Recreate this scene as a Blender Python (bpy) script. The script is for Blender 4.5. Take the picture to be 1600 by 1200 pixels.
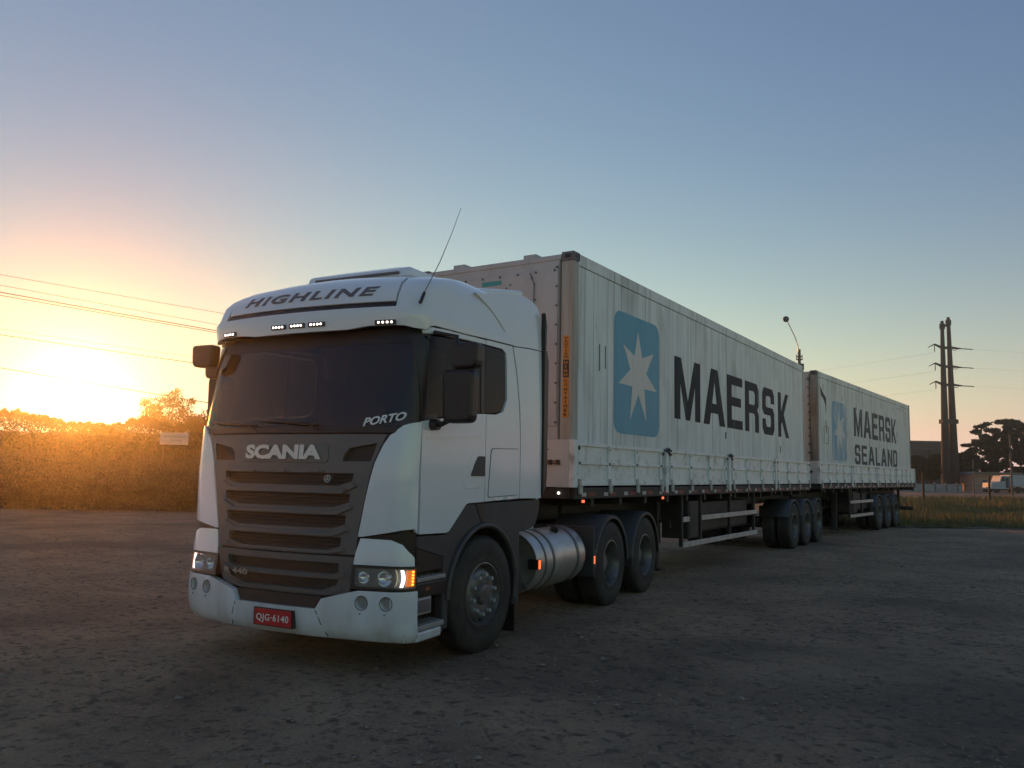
import bpy, bmesh, math, random
from mathutils import Vector, Matrix, noise
from mathutils.geometry import delaunay_2d_cdt
R = math.radians
random.seed(7)
scene = bpy.context.scene
for o in list(bpy.data.objects):
    bpy.data.objects.remove(o)
col = scene.collection

# ------------------------------------------------------------------ camera
CAM = (5.923, -8.868, 1.626); YAW, PITCH, ROLL, FPX = -0.56124, 0.10611, 0.018186, 1292.4
cd = bpy.data.cameras.new('camera'); cam = bpy.data.objects.new('camera', cd); col.objects.link(cam)
scene.camera = cam
fw = Vector((math.sin(YAW)*math.cos(PITCH), math.cos(YAW)*math.cos(PITCH), math.sin(PITCH)))
rt = Vector((math.cos(YAW), -math.sin(YAW), 0)); upv = rt.cross(fw)
r2 = math.cos(ROLL)*rt+math.sin(ROLL)*upv; u2 = -math.sin(ROLL)*rt+math.cos(ROLL)*upv
m = Matrix((r2, u2, -fw)).transposed().to_4x4(); m.translation = CAM
cam.matrix_world = m
cd.sensor_width = 36; cd.lens = 36*FPX/1600; cd.clip_end = 4000; cd.clip_start = .05

# ------------------------------------------------------------------ sky, sun, exposure
SUN_EL, SUN_AZ = R(3.9), math.atan2(-0.867, 0.498)          # azimuth measured from +Y towards +X
SKY_STRENGTH = 0.12
EXPOSURE = 1.2
AUREOLE = [((1.0, .88, .55), 5.0, 1.6)]
world = bpy.data.worlds.new('World'); scene.world = world; world.use_nodes = True
wn = world.node_tree; wn.nodes.clear()
sky = wn.nodes.new('ShaderNodeTexSky'); sky.sky_type = 'NISHITA'; sky.sun_disc = False
sky.sun_elevation = SUN_EL; sky.sun_rotation = SUN_AZ
sky.air_density = 1.4; sky.dust_density = 0.0; sky.ozone_density = 0.5; sky.altitude = 0
bg = wn.nodes.new('ShaderNodeBackground'); bg.inputs['Strength'].default_value = SKY_STRENGTH
wo = wn.nodes.new('ShaderNodeOutputWorld')
# clear evening air: each channel of the physical sky gets its own slope and gain
sep = wn.nodes.new('ShaderNodeSeparateColor'); cmb = wn.nodes.new('ShaderNodeCombineColor'); wn.links.new(sky.outputs[0], sep.inputs[0])
gtc = wn.nodes.new('ShaderNodeTexCoord'); gmx = wn.nodes.new('ShaderNodeVectorMath'); gmx.operation = 'MAXIMUM'; gmx.inputs[1].default_value = (-2, -2, .052)
wn.links.new(gtc.outputs['Generated'], gmx.inputs[0]); wn.links.new(gmx.outputs[0], sky.inputs[0])
def wmath(op, a, b):
    n = wn.nodes.new('ShaderNodeMath'); n.operation = op
    for i, x in enumerate((a, b)):
        if isinstance(x, (int, float)): n.inputs[i].default_value = x
        else: wn.links.new(x, n.inputs[i])
    return n.outputs[0]
tcw = wn.nodes.new('ShaderNodeTexCoord'); dt = wn.nodes.new('ShaderNodeVectorMath'); dt.operation = 'DOT_PRODUCT'
sdv = (math.sin(SUN_AZ)*math.cos(SUN_EL), math.cos(SUN_AZ)*math.cos(SUN_EL), math.sin(SUN_EL)); dt.inputs[1].default_value = sdv
nrm = wn.nodes.new('ShaderNodeVectorMath'); nrm.operation = 'NORMALIZE'; wn.links.new(tcw.outputs['Generated'], nrm.inputs[0]); wn.links.new(nrm.outputs[0], dt.inputs[0])
ang = wmath('ARCCOSINE', wmath('MINIMUM', dt.outputs['Value'], .999999), 0)
sxz = wn.nodes.new('ShaderNodeSeparateXYZ'); wn.links.new(nrm.outputs[0], sxz.inputs[0])
elev = wmath('MAXIMUM', wmath('ARCSINE', sxz.outputs[2], 0), 0.0)
wide = wmath('EXPONENT', wmath('MULTIPLY', ang, -1/R(12)), 0)
def band(h): return wmath('EXPONENT', wmath('ADD', wmath('MULTIPLY', elev, -1/R(h)), wmath('MULTIPLY', ang, -1/R(60))), 0)
KS = 1/(SKY_STRENGTH*2**EXPOSURE)
glow_terms = [wide, wmath('EXPONENT', wmath('MULTIPLY', ang, -1/R(30)), 0), band(8), band(20)]
GLOW = [(-.38, -.43, -.26), (.31, .27, .0), (.78, .54, .09), (-.38, -.26, .22)]
for i, (p_, a_, b_, c_, h_, k_) in enumerate(((1.35, 1.32, -.16, .76, 8, .047), (1.6, 3.05, -.34, 0., 4, .076), (1.15, 2.32, -.12, .982, 4, .132))):
    v_ = wmath('MULTIPLY', wmath('POWER', wmath('MULTIPLY', sep.outputs[i], .1), p_), a_*KS)
    v_ = wmath('ADD', v_, wmath('MULTIPLY', wide, b_*KS)); v_ = wmath('ADD', v_, wmath('MULTIPLY', band(h_), c_*KS)); v_ = wmath('ADD', v_, k_*KS)
    for arr_, t_ in zip(GLOW, glow_terms): v_ = wmath('ADD', v_, wmath('MULTIPLY', t_, arr_[i]*KS))
    wn.links.new(wmath('MAXIMUM', v_, .03*KS), cmb.inputs[i])
# bright aureole round the low sun
tot = cmb.outputs[0]
for colr, amp, sg_ in AUREOLE:
    e_ = wmath('EXPONENT', wmath('MULTIPLY', wmath('MULTIPLY', ang, -1.0/R(sg_)), 1.0), 0); sc_ = wmath('MULTIPLY', e_, amp/(SKY_STRENGTH*2**EXPOSURE))
    vm = wn.nodes.new('ShaderNodeVectorMath'); vm.operation = 'SCALE'; vm.inputs[0].default_value = colr; wn.links.new(sc_, vm.inputs['Scale'])
    va = wn.nodes.new('ShaderNodeVectorMath'); va.operation = 'ADD'; wn.links.new(tot, va.inputs[0]); wn.links.new(vm.outputs[0], va.inputs[1]); tot = va.outputs[0]
wn.links.new(tot, bg.inputs[0]); wn.links.new(bg.outputs[0], wo.inputs[0])
sl = bpy.data.lights.new('sun', 'SUN'); sl.energy = 2.3; sl.angle = R(0.6); sl.color = (1.0, .34, .05)
sun = bpy.data.objects.new('sun', sl); col.objects.link(sun)
sd = Vector((math.sin(SUN_AZ)*math.cos(SUN_EL), math.cos(SUN_AZ)*math.cos(SUN_EL), math.sin(SUN_EL)))
sun.rotation_euler = sd.to_track_quat('Z', 'Y').to_euler(); sun.location = (-60, 40, 20)
vs = scene.view_settings; vs.view_transform = 'Standard'; vs.look = 'None'; vs.gamma = 1; vs.use_curve_mapping = False
vs.exposure = EXPOSURE
scene.render.engine = 'CYCLES'

# ------------------------------------------------------------------ helpers
def spot(u, depth, v=None):
    """ground point seen in picture column u at a given depth in front of the camera"""
    lat = (u-800)/FPX*depth/1.0
    f = Vector((math.sin(YAW), math.cos(YAW), 0)); r = Vector((math.cos(YAW), -math.sin(YAW), 0))
    return Vector((CAM[0], CAM[1], 0))+f*depth+r*lat

def tag(o, label=None, cat=None, group=None, kind=None):
    if label: o['label'] = label
    if cat: o['category'] = cat
    if group: o['group'] = group
    if kind: o['kind'] = kind
    return o

def empty(name, loc=(0, 0, 0), rz=0, parent=None):
    o = bpy.data.objects.new(name, None); col.objects.link(o)
    o.location = loc; o.rotation_euler = (0, 0, rz); o.empty_display_size = .2
    if parent: o.parent = parent
    return o

def copy_tree(o, parent=None):
    c = o.copy(); col.objects.link(c); c.parent = parent
    for ch in o.children: copy_tree(ch, c)
    return c

class MB:
    def __init__(s): s.v = []; s.f = []; s.m = []; s.sm = []
    def add(s, vs, fs, mi=0, smooth=False):
        b = len(s.v); s.v += [tuple(p) for p in vs]
        for f in fs: s.f.append(tuple(b+i for i in f)); s.m.append(mi); s.sm.append(smooth)
        return s
    def box(s, a, b, mi=0):
        (x0, y0, z0), (x1, y1, z1) = a, b
        x0, x1 = min(x0, x1), max(x0, x1); y0, y1 = min(y0, y1), max(y0, y1); z0, z1 = min(z0, z1), max(z0, z1)
        return s.add([(x0,y0,z0),(x1,y0,z0),(x1,y1,z0),(x0,y1,z0),(x0,y0,z1),(x1,y0,z1),(x1,y1,z1),(x0,y1,z1)],
            [(0,3,2,1),(4,5,6,7),(0,1,5,4),(1,2,6,5),(2,3,7,6),(3,0,4,7)], mi)
    def cyl(s, p, q, r0, r1=None, n=16, caps=True, mi=0, smooth=True):
        r1 = r0 if r1 is None else r1
        p, q = Vector(p), Vector(q); d = (q-p).normalized()
        a = d.orthogonal().normalized(); b = d.cross(a)
        vs = [];
        for c, r in ((p, r0), (q, r1)):
            for i in range(n):
                t = 2*math.pi*i/n; vs.append(c+(a*math.cos(t)+b*math.sin(t))*r)
        s.add(vs, [(i, (i+1) % n, n+(i+1) % n, n+i) for i in range(n)], mi, smooth)
        if caps:
            s.add(vs[:n], [tuple(reversed(range(n)))], mi); s.add(vs[n:], [tuple(range(n))], mi)
        return s
    def tube(s, pts, r, n=8, mi=0):
        pts = [Vector(p) for p in pts]
        rs = r if isinstance(r, (list, tuple)) else [r]*len(pts)
        vs = []; a = None
        for i, p in enumerate(pts):
            d = (pts[min(i+1, len(pts)-1)]-pts[max(i-1, 0)]).normalized()
            a = d.orthogonal().normalized() if a is None else (a-d*a.dot(d)).normalized()
            b = d.cross(a)
            for k in range(n):
                t = 2*math.pi*k/n; vs.append(p+(a*math.cos(t)+b*math.sin(t))*rs[i])
        fs = [(i*n+k, i*n+(k+1) % n, (i+1)*n+(k+1) % n, (i+1)*n+k) for i in range(len(pts)-1) for k in range(n)]
        s.add(vs, fs, mi, True)
        s.add(vs[:n], [tuple(reversed(range(n)))], mi); s.add(vs[-n:], [tuple(range(n))], mi)
        return s
    def lathe(s, prof, c=(0, 0, 0), axis='x', n=40, mi=0, smooth=True):
        """prof: (axial, radius) list, revolved about an axis through c"""
        vs = []
        for a, r in prof:
            for k in range(n):
                t = 2*math.pi*k/n; y, z = r*math.cos(t), r*math.sin(t)
                vs.append({'x': (c[0]+a, c[1]+y, c[2]+z), 'y': (c[0]+z, c[1]+a, c[2]+y), 'z': (c[0]+y, c[1]+z, c[2]+a)}[axis])
        fs = [(i*n+k, i*n+(k+1) % n, (i+1)*n+(k+1) % n, (i+1)*n+k) for i in range(len(prof)-1) for k in range(n)]
        return s.add(vs, fs, mi, smooth)
    def prism(s, poly, axis, a, b, mi=0):
        """poly in the two other axes, extruded along axis from a to b"""
        def mk(p, t):
            return {'x': (t, p[0], p[1]), 'y': (p[0], t, p[1]), 'z': (p[0], p[1], t)}[axis]
        n = len(poly)
        vs = [mk(p, a) for p in poly]+[mk(p, b) for p in poly]
        return s.add(vs, [tuple(range(n)), tuple(range(2*n-1, n-1, -1))]+[(i, i+n, (i+1) % n+n, (i+1) % n) for i in range(n)], mi)
    def build(s, name, mats, parent=None, bev=0, fix=True, sharp=None, seg=2):
        me = bpy.data.meshes.new(name); me.from_pydata(s.v, [], s.f)
        if not isinstance(mats, (list, tuple)): mats = [mats]
        for mt in mats: me.materials.append(mt)
        me.polygons.foreach_set('material_index', s.m); me.polygons.foreach_set('use_smooth', s.sm)
        if fix:
            bm = bmesh.new(); bm.from_mesh(me); bmesh.ops.recalc_face_normals(bm, faces=bm.faces); bm.to_mesh(me); bm.free()
        me.update()
        if sharp: me.set_sharp_from_angle(angle=R(sharp))
        o = bpy.data.objects.new(name, me); col.objects.link(o)
        if parent: o.parent = parent
        if bev:
            md = o.modifiers.new('bevel', 'BEVEL'); md.width = bev; md.segments = seg; md.limit_method = 'ANGLE'; md.angle_limit = R(40)
            md.harden_normals = False
        return o

# ------------------------------------------------------------------ materials
def mat(name, c, rough=.5, metal=0., coat=0., c2=None, scale=(4, 4, 4), amt=.5, thr=(.35, .65), bump=0., bscale=40., emit=None, alpha=1., spec=.5, detail=6, ior=1.5):
    m = bpy.data.materials.new(name); m.use_nodes = True; nt = m.node_tree; b = nt.nodes['Principled BSDF']
    b.inputs['Base Color'].default_value = (*c, 1); b.inputs['Roughness'].default_value = rough
    b.inputs['Metallic'].default_value = metal; b.inputs['Coat Weight'].default_value = coat; b.inputs['Coat Roughness'].default_value = .08
    b.inputs['Alpha'].default_value = alpha; b.inputs['Specular IOR Level'].default_value = spec; b.inputs['IOR'].default_value = ior
    if emit:
        b.inputs['Emission Color'].default_value = (*emit[0], 1); b.inputs['Emission Strength'].default_value = emit[1]
    N, L = nt.nodes.new, nt.links.new
    if c2 or bump:
        tc = N('ShaderNodeTexCoord')
    if c2:
        mp = N('ShaderNodeMapping'); mp.inputs['Scale'].default_value = scale; L(tc.outputs['Object'], mp.inputs[0])
        ns = N('ShaderNodeTexNoise'); ns.inputs['Scale'].default_value = 1; ns.inputs['Detail'].default_value = detail; ns.inputs['Roughness'].default_value = .62
        L(mp.outputs[0], ns.inputs[0])
        mr = N('ShaderNodeMapRange'); mr.inputs[1].default_value = thr[0]; mr.inputs[2].default_value = thr[1]; mr.inputs[4].default_value = amt
        L(ns.outputs[0], mr.inputs[0])
        mx = N('ShaderNodeMix'); mx.data_type = 'RGBA'; mx.inputs[6].default_value = (*c, 1); mx.inputs[7].default_value = (*c2, 1)
        L(mr.outputs[0], mx.inputs[0]); L(mx.outputs[2], b.inputs['Base Color'])
        m['mix'] = mx.name
    if bump:
        n2 = N('ShaderNodeTexNoise'); n2.inputs['Scale'].default_value = bscale; n2.inputs['Detail'].default_value = 6; L(tc.outputs['Object'], n2.inputs[0])
        bp = N('ShaderNodeBump'); bp.inputs['Strength'].default_value = bump; bp.inputs['Distance'].default_value = .02
        L(n2.outputs[0], bp.inputs['Height']); L(bp.outputs[0], b.inputs['Normal'])
    return m

def layer(m, c, scale, thr, amt, mask=None):
    """one more noise-driven stain over a material's colour; mask = (axis, from, to) fades it in along an object axis"""
    nt = m.node_tree; N, L = nt.nodes.new, nt.links.new; b = nt.nodes['Principled BSDF']
    src = b.inputs['Base Color'].links[0].from_socket if b.inputs['Base Color'].links else None
    tc = N('ShaderNodeTexCoord'); mp = N('ShaderNodeMapping'); mp.inputs['Scale'].default_value = scale; L(tc.outputs['Object'], mp.inputs[0])
    ns = N('ShaderNodeTexNoise'); ns.inputs['Scale'].default_value = 1; ns.inputs['Detail'].default_value = 5; L(mp.outputs[0], ns.inputs[0])
    mr = N('ShaderNodeMapRange'); mr.inputs[1].default_value = thr[0]; mr.inputs[2].default_value = thr[1]; mr.inputs[4].default_value = amt; L(ns.outputs[0], mr.inputs[0])
    fac = mr.outputs[0]
    if mask:
        sx = N('ShaderNodeSeparateXYZ'); L(tc.outputs['Object'], sx.inputs[0])
        m2 = N('ShaderNodeMapRange'); m2.inputs[1].default_value = mask[1]; m2.inputs[2].default_value = mask[2]; L(sx.outputs[mask[0]], m2.inputs[0])
        mu = N('ShaderNodeMath'); mu.operation = 'MULTIPLY'; L(fac, mu.inputs[0]); L(m2.outputs[0], mu.inputs[1]); fac = mu.outputs[0]
    mx = N('ShaderNodeMix'); mx.data_type = 'RGBA'; mx.inputs[7].default_value = (*c, 1)
    if src: L(src, mx.inputs[6])
    else: mx.inputs[6].default_value = b.inputs['Base Color'].default_value
    L(fac, mx.inputs[0]); L(mx.outputs[2], b.inputs['Base Color'])
    return m

M = {}
M['paint'] = mat('white_cab_paint', (.77, .81, .87), .24, coat=.7, c2=(.70, .73, .78), scale=(3, 3, 1.2), amt=.35)
layer(M['paint'], (.34, .30, .26), (5, 5, 2), (.35, .7), .55, (2, 1.1, .3))
M['grille'] = mat('grille_grey_plastic', (.125, .122, .125), .42, c2=(.165, .155, .15), scale=(6, 6, 6), amt=.5, bump=.03, bscale=300)
M['black'] = mat('black_plastic', (.010, .010, .012), .38, c2=(.028, .027, .026), scale=(5, 5, 5), amt=.5)
M['mesh'] = mat('grille_mesh_black', (.03, .028, .027), .6)
M['skirt'] = mat('dark_grey_skirt_plastic', (.030, .036, .045), .5, c2=(.056, .060, .065), scale=(5, 5, 5), amt=.5, bump=.05, bscale=200)
M['glass'] = mat('tinted_windscreen_glass', (.012, .012, .014), .07, alpha=.975, spec=.6)
M['sglass'] = mat('tinted_side_glass', (.004, .004, .005), .08, alpha=.95, spec=.2)
M['lens'] = mat('clear_lamp_lens', (.5, .5, .5), .05, alpha=.22, spec=.6)
M['chrome'] = mat('lamp_reflector_chrome', (.75, .77, .8), .12, metal=1)
M['bezel'] = mat('lamp_housing_grey', (.10, .10, .105), .35)
M['drl'] = mat('daylight_led', (.9, .9, .9), .3, emit=((1, .90, .92), 1.3))
M['led'] = mat('marker_led', (.9, .9, .9), .3, emit=((1, .86, .78), 3.0))
M['amber'] = mat('amber_indicator', (.55, .13, .01), .15, emit=((1, .22, .01), .30))
M['amberled'] = mat('amber_led', (.9, .3, .02), .3, emit=((1, .33, .02), 2.2))
M['mark'] = mat('orange_side_marker', (.5, .08, .02), .2, emit=((1, .15, .05), .8))
M['markoff'] = mat('unlit_side_marker', (.30, .10, .04), .25)
M['fboard'] = mat('clean_white_board', (.55, .58, .62), .4, c2=(.47, .49, .52), scale=(2, 2, 2), amt=.5)
M['markw'] = mat('white_position_lamp', (.8, .8, .8), .2, emit=((1, .95, .88), 2.))
M['letter'] = mat('badge_silver', (.55, .54, .52), .3, metal=.6)
M['lettergrey'] = mat('highline_grey_print', (.13, .125, .14), .5)
M['sticker'] = mat('white_sticker', (.8, .8, .8), .5)
M['plate'] = mat('red_licence_plate', (.52, .015, .025), .4)
M['rubber'] = mat('tyre_rubber', (.016, .016, .017), .75, c2=(.06, .054, .048), scale=(4, 4, 4), amt=.7, thr=(.35, .7), bump=.1, bscale=120)
M['rim'] = mat('dusty_wheel_steel', (.20, .20, .21), .42, metal=.5, c2=(.09, .08, .07), scale=(9, 9, 9), amt=.8)
M['rimw'] = mat('silver_wheel_rim', (.52, .53, .56), .38, metal=.35, c2=(.2, .19, .18), scale=(6, 6, 6), amt=.7)
M['alu'] = mat('fuel_tank_aluminium', (.62, .62, .61), .38, metal=.75, c2=(.36, .34, .31), scale=(3, 3, 6), amt=.6, bump=.04, bscale=60)
M['step'] = mat('step_tread_aluminium', (.34, .33, .33), .5, metal=.3)
M['chassis'] = mat('chassis_black_paint', (.02, .02, .022), .6, c2=(.055, .05, .045), scale=(3, 3, 3), amt=.6)
M['fender'] = mat('fender_plastic', (.032, .035, .042), .45, c2=(.065, .063, .06), scale=(4, 4, 4), amt=.6)
M['interior'] = mat('cab_interior', (.05, .045, .042), .8)
M['seat'] = mat('seat_cloth', (.09, .05, .045), .9)
M['curtain'] = mat('curtain', (.30, .27, .26), .9)
def box_white(name, c=(.71, .775, .82), dirt=.55):
    m = mat(name, c, .48, c2=(.52, .58, .61), scale=(.7, .7, .35), amt=dirt, bump=.06, bscale=14)
    layer(m, (.20, .20, .18), (14, 14, .35), (.50, .72), dirt*.95)
    layer(m, (.26, .27, .25), (1.6, 1.6, .8), (.52, .74), .5)
    layer(m, (.17, .13, .085), (3, 3, .8), (.58, .72), .5, (2, 2.4, 1.5))
    layer(m, (.14, .14, .13), (30, 30, 1.6), (.66, .72), .7)
    return m
M['cont'] = box_white('reefer_white_panel')
M['cont2'] = box_white('old_reefer_white_panel', (.66, .73, .76), .75)
layer(M['cont2'], (.12, .085, .055), (2.6, 2.6, 1.3), (.655, .69), .7)
M['cfront'] = mat('reefer_front_wall', (.44, .48, .52), .5, c2=(.33, .36, .39), scale=(2, 2, .8), amt=.7, bump=.05, bscale=12)
M['post'] = mat('weathered_corner_post', (.42, .43, .42), .5, c2=(.25, .22, .18), scale=(12, 12, .6), amt=.8, thr=(.38, .68))
M['post2'] = mat('rusty_corner_post', (.32, .32, .31), .6, c2=(.12, .095, .075), scale=(8, 8, .8), amt=.9, thr=(.38, .6))
M['cast'] = mat('corner_casting', (.16, .17, .18), .6, c2=(.08, .065, .055), scale=(8, 8, 8), amt=.7)
M['seam'] = mat('seam_sealant', (.13, .15, .15), .7)
M['blue'] = mat('light_blue_logo_print', (.055, .30, .47), .45, c2=(.10, .37, .52), scale=(6, 6, .6), amt=.5)
layer(M['blue'], (.05, .2, .28), (30, 30, .8), (.62, .72), .6)
M['blue2'] = mat('faded_blue_logo_print', (.13, .33, .50), .5, c2=(.50, .54, .56), scale=(5, 5, .9), amt=.85, thr=(.46, .62))
M['star2'] = mat('faded_star_print', (.60, .64, .66), .5, c2=(.18, .36, .50), scale=(6, 6, 1.2), amt=.9, thr=(.44, .60))
M['star'] = mat('white_star_print', (.66, .67, .67), .5, c2=(.5, .52, .52), scale=(8, 8, .6), amt=.5)
M['ink'] = mat('black_word_print', (.010, .016, .024), .6, c2=(.032, .045, .058), scale=(7, 7, .5), amt=.7, spec=.2, thr=(.40, .75))
layer(M['ink'], (.40, .43, .43), (26, 26, .9), (.66, .73), .8)
M['ink2'] = mat('worn_word_print', (.018, .026, .032), .6, c2=(.06, .075, .085), scale=(7, 7, .9), amt=.8)
layer(M['ink2'], (.45, .48, .48), (14, 14, 1.2), (.60, .68), .85)
M['teal'] = mat('teal_print', (.05, .30, .33), .5)
M['orange'] = mat('orange_caution_print', (.62, .26, .04), .6)
M['board'] = mat('white_drop_side', (.76, .80, .84), .42, c2=(.60, .63, .65), scale=(2.5, 2.5, 3), amt=.7)
layer(M['board'], (.20, .17, .14), (7, 7, 5), (.55, .72), .6)
layer(M['board'], (.16, .10, .06), (22, 22, 14), (.66, .71), .8)
M['rail'] = mat('drop_side_frame_paint', (.46, .465, .455), .5, c2=(.2, .18, .15), scale=(8, 8, 8), amt=.7, thr=(.45, .65))
M['steel'] = mat('galvanised_steel', (.62, .64, .66), .4, metal=.6, c2=(.2, .19, .17), scale=(9, 9, 9), amt=.5)
M['tapew'] = mat('white_reflective_tape', (.42, .42, .42), .35)
M['taper'] = mat('red_reflective_tape', (.14, .010, .014), .35)
# ------------------------------------------------------------------ lettering
def cap_text(s, bold=0., shear=0., spacing=1.0):
    cu = bpy.data.curves.new('t', 'FONT'); cu.body = s; cu.offset = bold; cu.shear = shear; cu.extrude = .5; cu.resolution_u = 3; cu.space_character = spacing
    o = bpy.data.objects.new('t', cu); col.objects.link(o)
    dg = bpy.context.evaluated_depsgraph_get(); me = bpy.data.meshes.new_from_object(o.evaluated_get(dg))
    v = [tuple(p.co) for p in me.vertices]; f = [tuple(p.vertices) for p in me.polygons]
    bpy.data.objects.remove(o); bpy.data.curves.remove(cu); bpy.data.meshes.remove(me)
    x0, x1 = min(p[0] for p in v), max(p[0] for p in v); y0, y1 = min(p[1] for p in v), max(p[1] for p in v)
    return [((p[0]-x0)/(x1-x0), (p[1]-y0)/(y1-y0), p[2]+.5) for p in v], f
def text_on(name, s, fn, thick, material, parent, bold=0., shear=0., spacing=1.):
    """fn(u, v) -> (point, normal) for u, v in 0..1"""
    v, f = cap_text(s, bold, shear, spacing); out = []
    for a, b, t in v:
        p, n = fn(a, b); out.append(Vector(p)+Vector(n)*(.0015+t*thick))
    mb = MB(); mb.add(out, f); return mb.build(name, material, parent, fix=False)
GL = {
 'M': [[(0,0),(0,1),(.24,1),(.5,.3),(.76,1),(1,1),(1,0),(.79,0),(.79,.6),(.58,0),(.42,0),(.21,.6),(.21,0)]],
 'A': [[(0,0),(.35,1),(.5,1),(.5,.78),(.39,.38),(.5,.38),(.5,.21),(.33,.21),(.26,0)],[(1,0),(.65,1),(.5,1),(.5,.78),(.61,.38),(.5,.38),(.5,.21),(.67,.21),(.74,0)]],
 'E': [[(0,0),(0,1),(1,1),(1,.83),(.29,.83),(.29,.6),(.9,.6),(.9,.43),(.29,.43),(.29,.17),(1,.17),(1,0)]],
 'R': [[(0,0),(0,1),(.28,1),(.28,0)],[(.28,1),(.86,1),(1,.88),(1,.56),(.88,.46),(1,.36),(1,0),(.72,0),(.72,.32),(.66,.38),(.28,.38),(.28,.55),(.66,.55),(.72,.6),(.72,.77),(.66,.83),(.28,.83)]],
 'S': [[(1,.68),(.72,.68),(.72,.77),(.66,.83),(.34,.83),(.28,.77),(.28,.64),(.34,.585),(.86,.585),(1,.47),(1,.13),(.86,0),(.14,0),(0,.13),(0,.33),(.28,.33),(.28,.24),(.34,.17),(.66,.17),(.72,.24),(.72,.36),(.66,.42),(.14,.42),(0,.53),(0,.87),(.14,1),(.86,1),(1,.87)]],
 'K': [[(0,0),(0,1),(.27,1),(.27,.56),(.70,1),(.98,1),(.52,.52),(1,0),(.70,0),(.36,.36),(.27,.27),(.27,0)]],
 'L': [[(0,0),(0,1),(.3,1),(.3,.17),(1,.17),(1,0)]],
 'N': [[(0,0),(0,1),(.28,1),(.72,.4),(.72,1),(1,1),(1,0),(.74,0),(.28,.62),(.28,0)]],
 'D': [[(0,0),(0,1),(.28,1),(.28,0)],[(.28,1),(.8,1),(1,.85),(1,.15),(.8,0),(.28,0),(.28,.17),(.66,.17),(.72,.24),(.72,.76),(.66,.83),(.28,.83)]],
}
def word_on_side(name, spans, z0, z1, x, material, parent, thick=.003):
    """block capitals on a wall facing +x; spans: (char, y0, y1)"""
    for ch, y0, y1 in spans:
        mb = MB()
        for poly in GL[ch]:
            mb.prism([(y0+(y1-y0)*a, z0+(z1-z0)*b) for a, b in poly], 'x', x, x+thick)
        mb.build(name, material, parent)

# ------------------------------------------------------------------ cab surface: stacked plan curves
def lerp_tab(tab, v):
    if v <= tab[0][0]: return tab[0][1:]
    for i in range(len(tab)-1):
        a, b = tab[i], tab[i+1]
        if v <= b[0]:
            t = (v-a[0])/(b[0]-a[0]); p = tab[i-1] if i > 0 else a; n = tab[i+2] if i+2 < len(tab) else b; out = []
            h = b[0]-a[0]
            for k in range(1, len(a)):
                d = (b[k]-a[k])/h
                m0 = (a[k]-p[k])/(a[0]-p[0]) if i > 0 else d
                m1 = (n[k]-b[k])/(n[0]-b[0]) if i+2 < len(tab) else d
                m0 = 0 if m0*d <= 0 else 2*m0*d/(m0+d); m1 = 0 if m1*d <= 0 else 2*m1*d/(m1+d)
                out.append((2*t**3-3*t*t+1)*a[k]+(t**3-2*t*t+t)*h*m0+(-2*t**3+3*t*t)*b[k]+(t**3-t*t)*h*m1)
            return out
    return tab[-1][1:]
# v: z, front y, half width, bulge, corner radius
CAB = [(0.55,0.55,-3.89,1.17,.10,.17),(0.95,0.95,-3.93,1.205,.10,.17),(1.5,1.5,-3.935,1.215,.10,.17),(1.92,1.92,-3.905,1.215,.10,.165),(2.3,2.3,-3.835,1.21,.095,.16),(2.72,2.72,-3.75,1.20,.09,.15),(2.95,2.95,-3.70,1.195,.09,.15)]
BUMP = [(0.25,0.25,-3.88,1.19,.13,.16),(0.29,0.29,-3.935,1.225,.13,.16),(0.36,0.36,-3.965,1.24,.13,.16),(0.50,0.50,-3.985,1.245,.13,.16),(0.56,0.56,-3.985,1.245,.13,.16),(0.69,0.69,-3.98,1.24,.13,.16),(0.86,0.86,-3.955,1.235,.12,.16),(0.95,0.95,-3.945,1.23,.115,.16),(1.10,1.10,-3.925,1.215,.11,.16)]
ROOF = [(2.74,2.74,-3.77,1.19,.12,.17),(2.79,2.79,-3.835,1.21,.12,.17),(2.93,2.93,-3.84,1.215,.11,.17),(2.985,2.985,-3.83,1.21,.105,.17),(3.01,3.01,-3.80,1.195,.10,.17),(3.12,3.12,-3.765,1.19,.10,.18),(3.2,3.20,-3.71,1.178,.11,.20),(3.28,3.275,-3.61,1.15,.12,.24),(3.36,3.345,-3.43,1.09,.15,.29),(3.45,3.41,-3.20,.98,.17,.32),(3.6,3.475,-2.92,.84,.2,.32),(3.75,3.515,-2.6,.66,.2,.26),(3.9,3.535,-2.3,.42,.15,.18)]
def SP(tab, s, v):
    z, yf, hw, b, rc = lerp_tab(tab, v)
    sg = -1 if s < 0 else 1; s = abs(s); a = hw-rc
    if s <= 1: return Vector((sg*s*a, yf+b*s*s, z))
    ye = yf+b+rc
    if s <= 2:
        t = s-1; mm = 2*b/a; k = .55
        p0 = (a, yf+b); p1 = (a+k*rc, yf+b+k*rc*mm); p2 = (hw, ye-k*rc*(1-mm*.3)); p3 = (hw, ye)
        q = [(1-t)**3*p0[i]+3*t*(1-t)**2*p1[i]+3*t*t*(1-t)*p2[i]+t**3*p3[i] for i in (0, 1)]
        return Vector((sg*q[0], q[1], z))
    return Vector((sg*hw, ye+(s-2), z))
def SN(tab, s, v):
    e = 1e-3; a = SP(tab, s+e, v)-SP(tab, s-e, v); b = SP(tab, s, v+e)-SP(tab, s, v-e)
    n = a.cross(b)
    if n.length < 1e-12: return Vector((0, 0, 1))
    return n.normalized()
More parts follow.
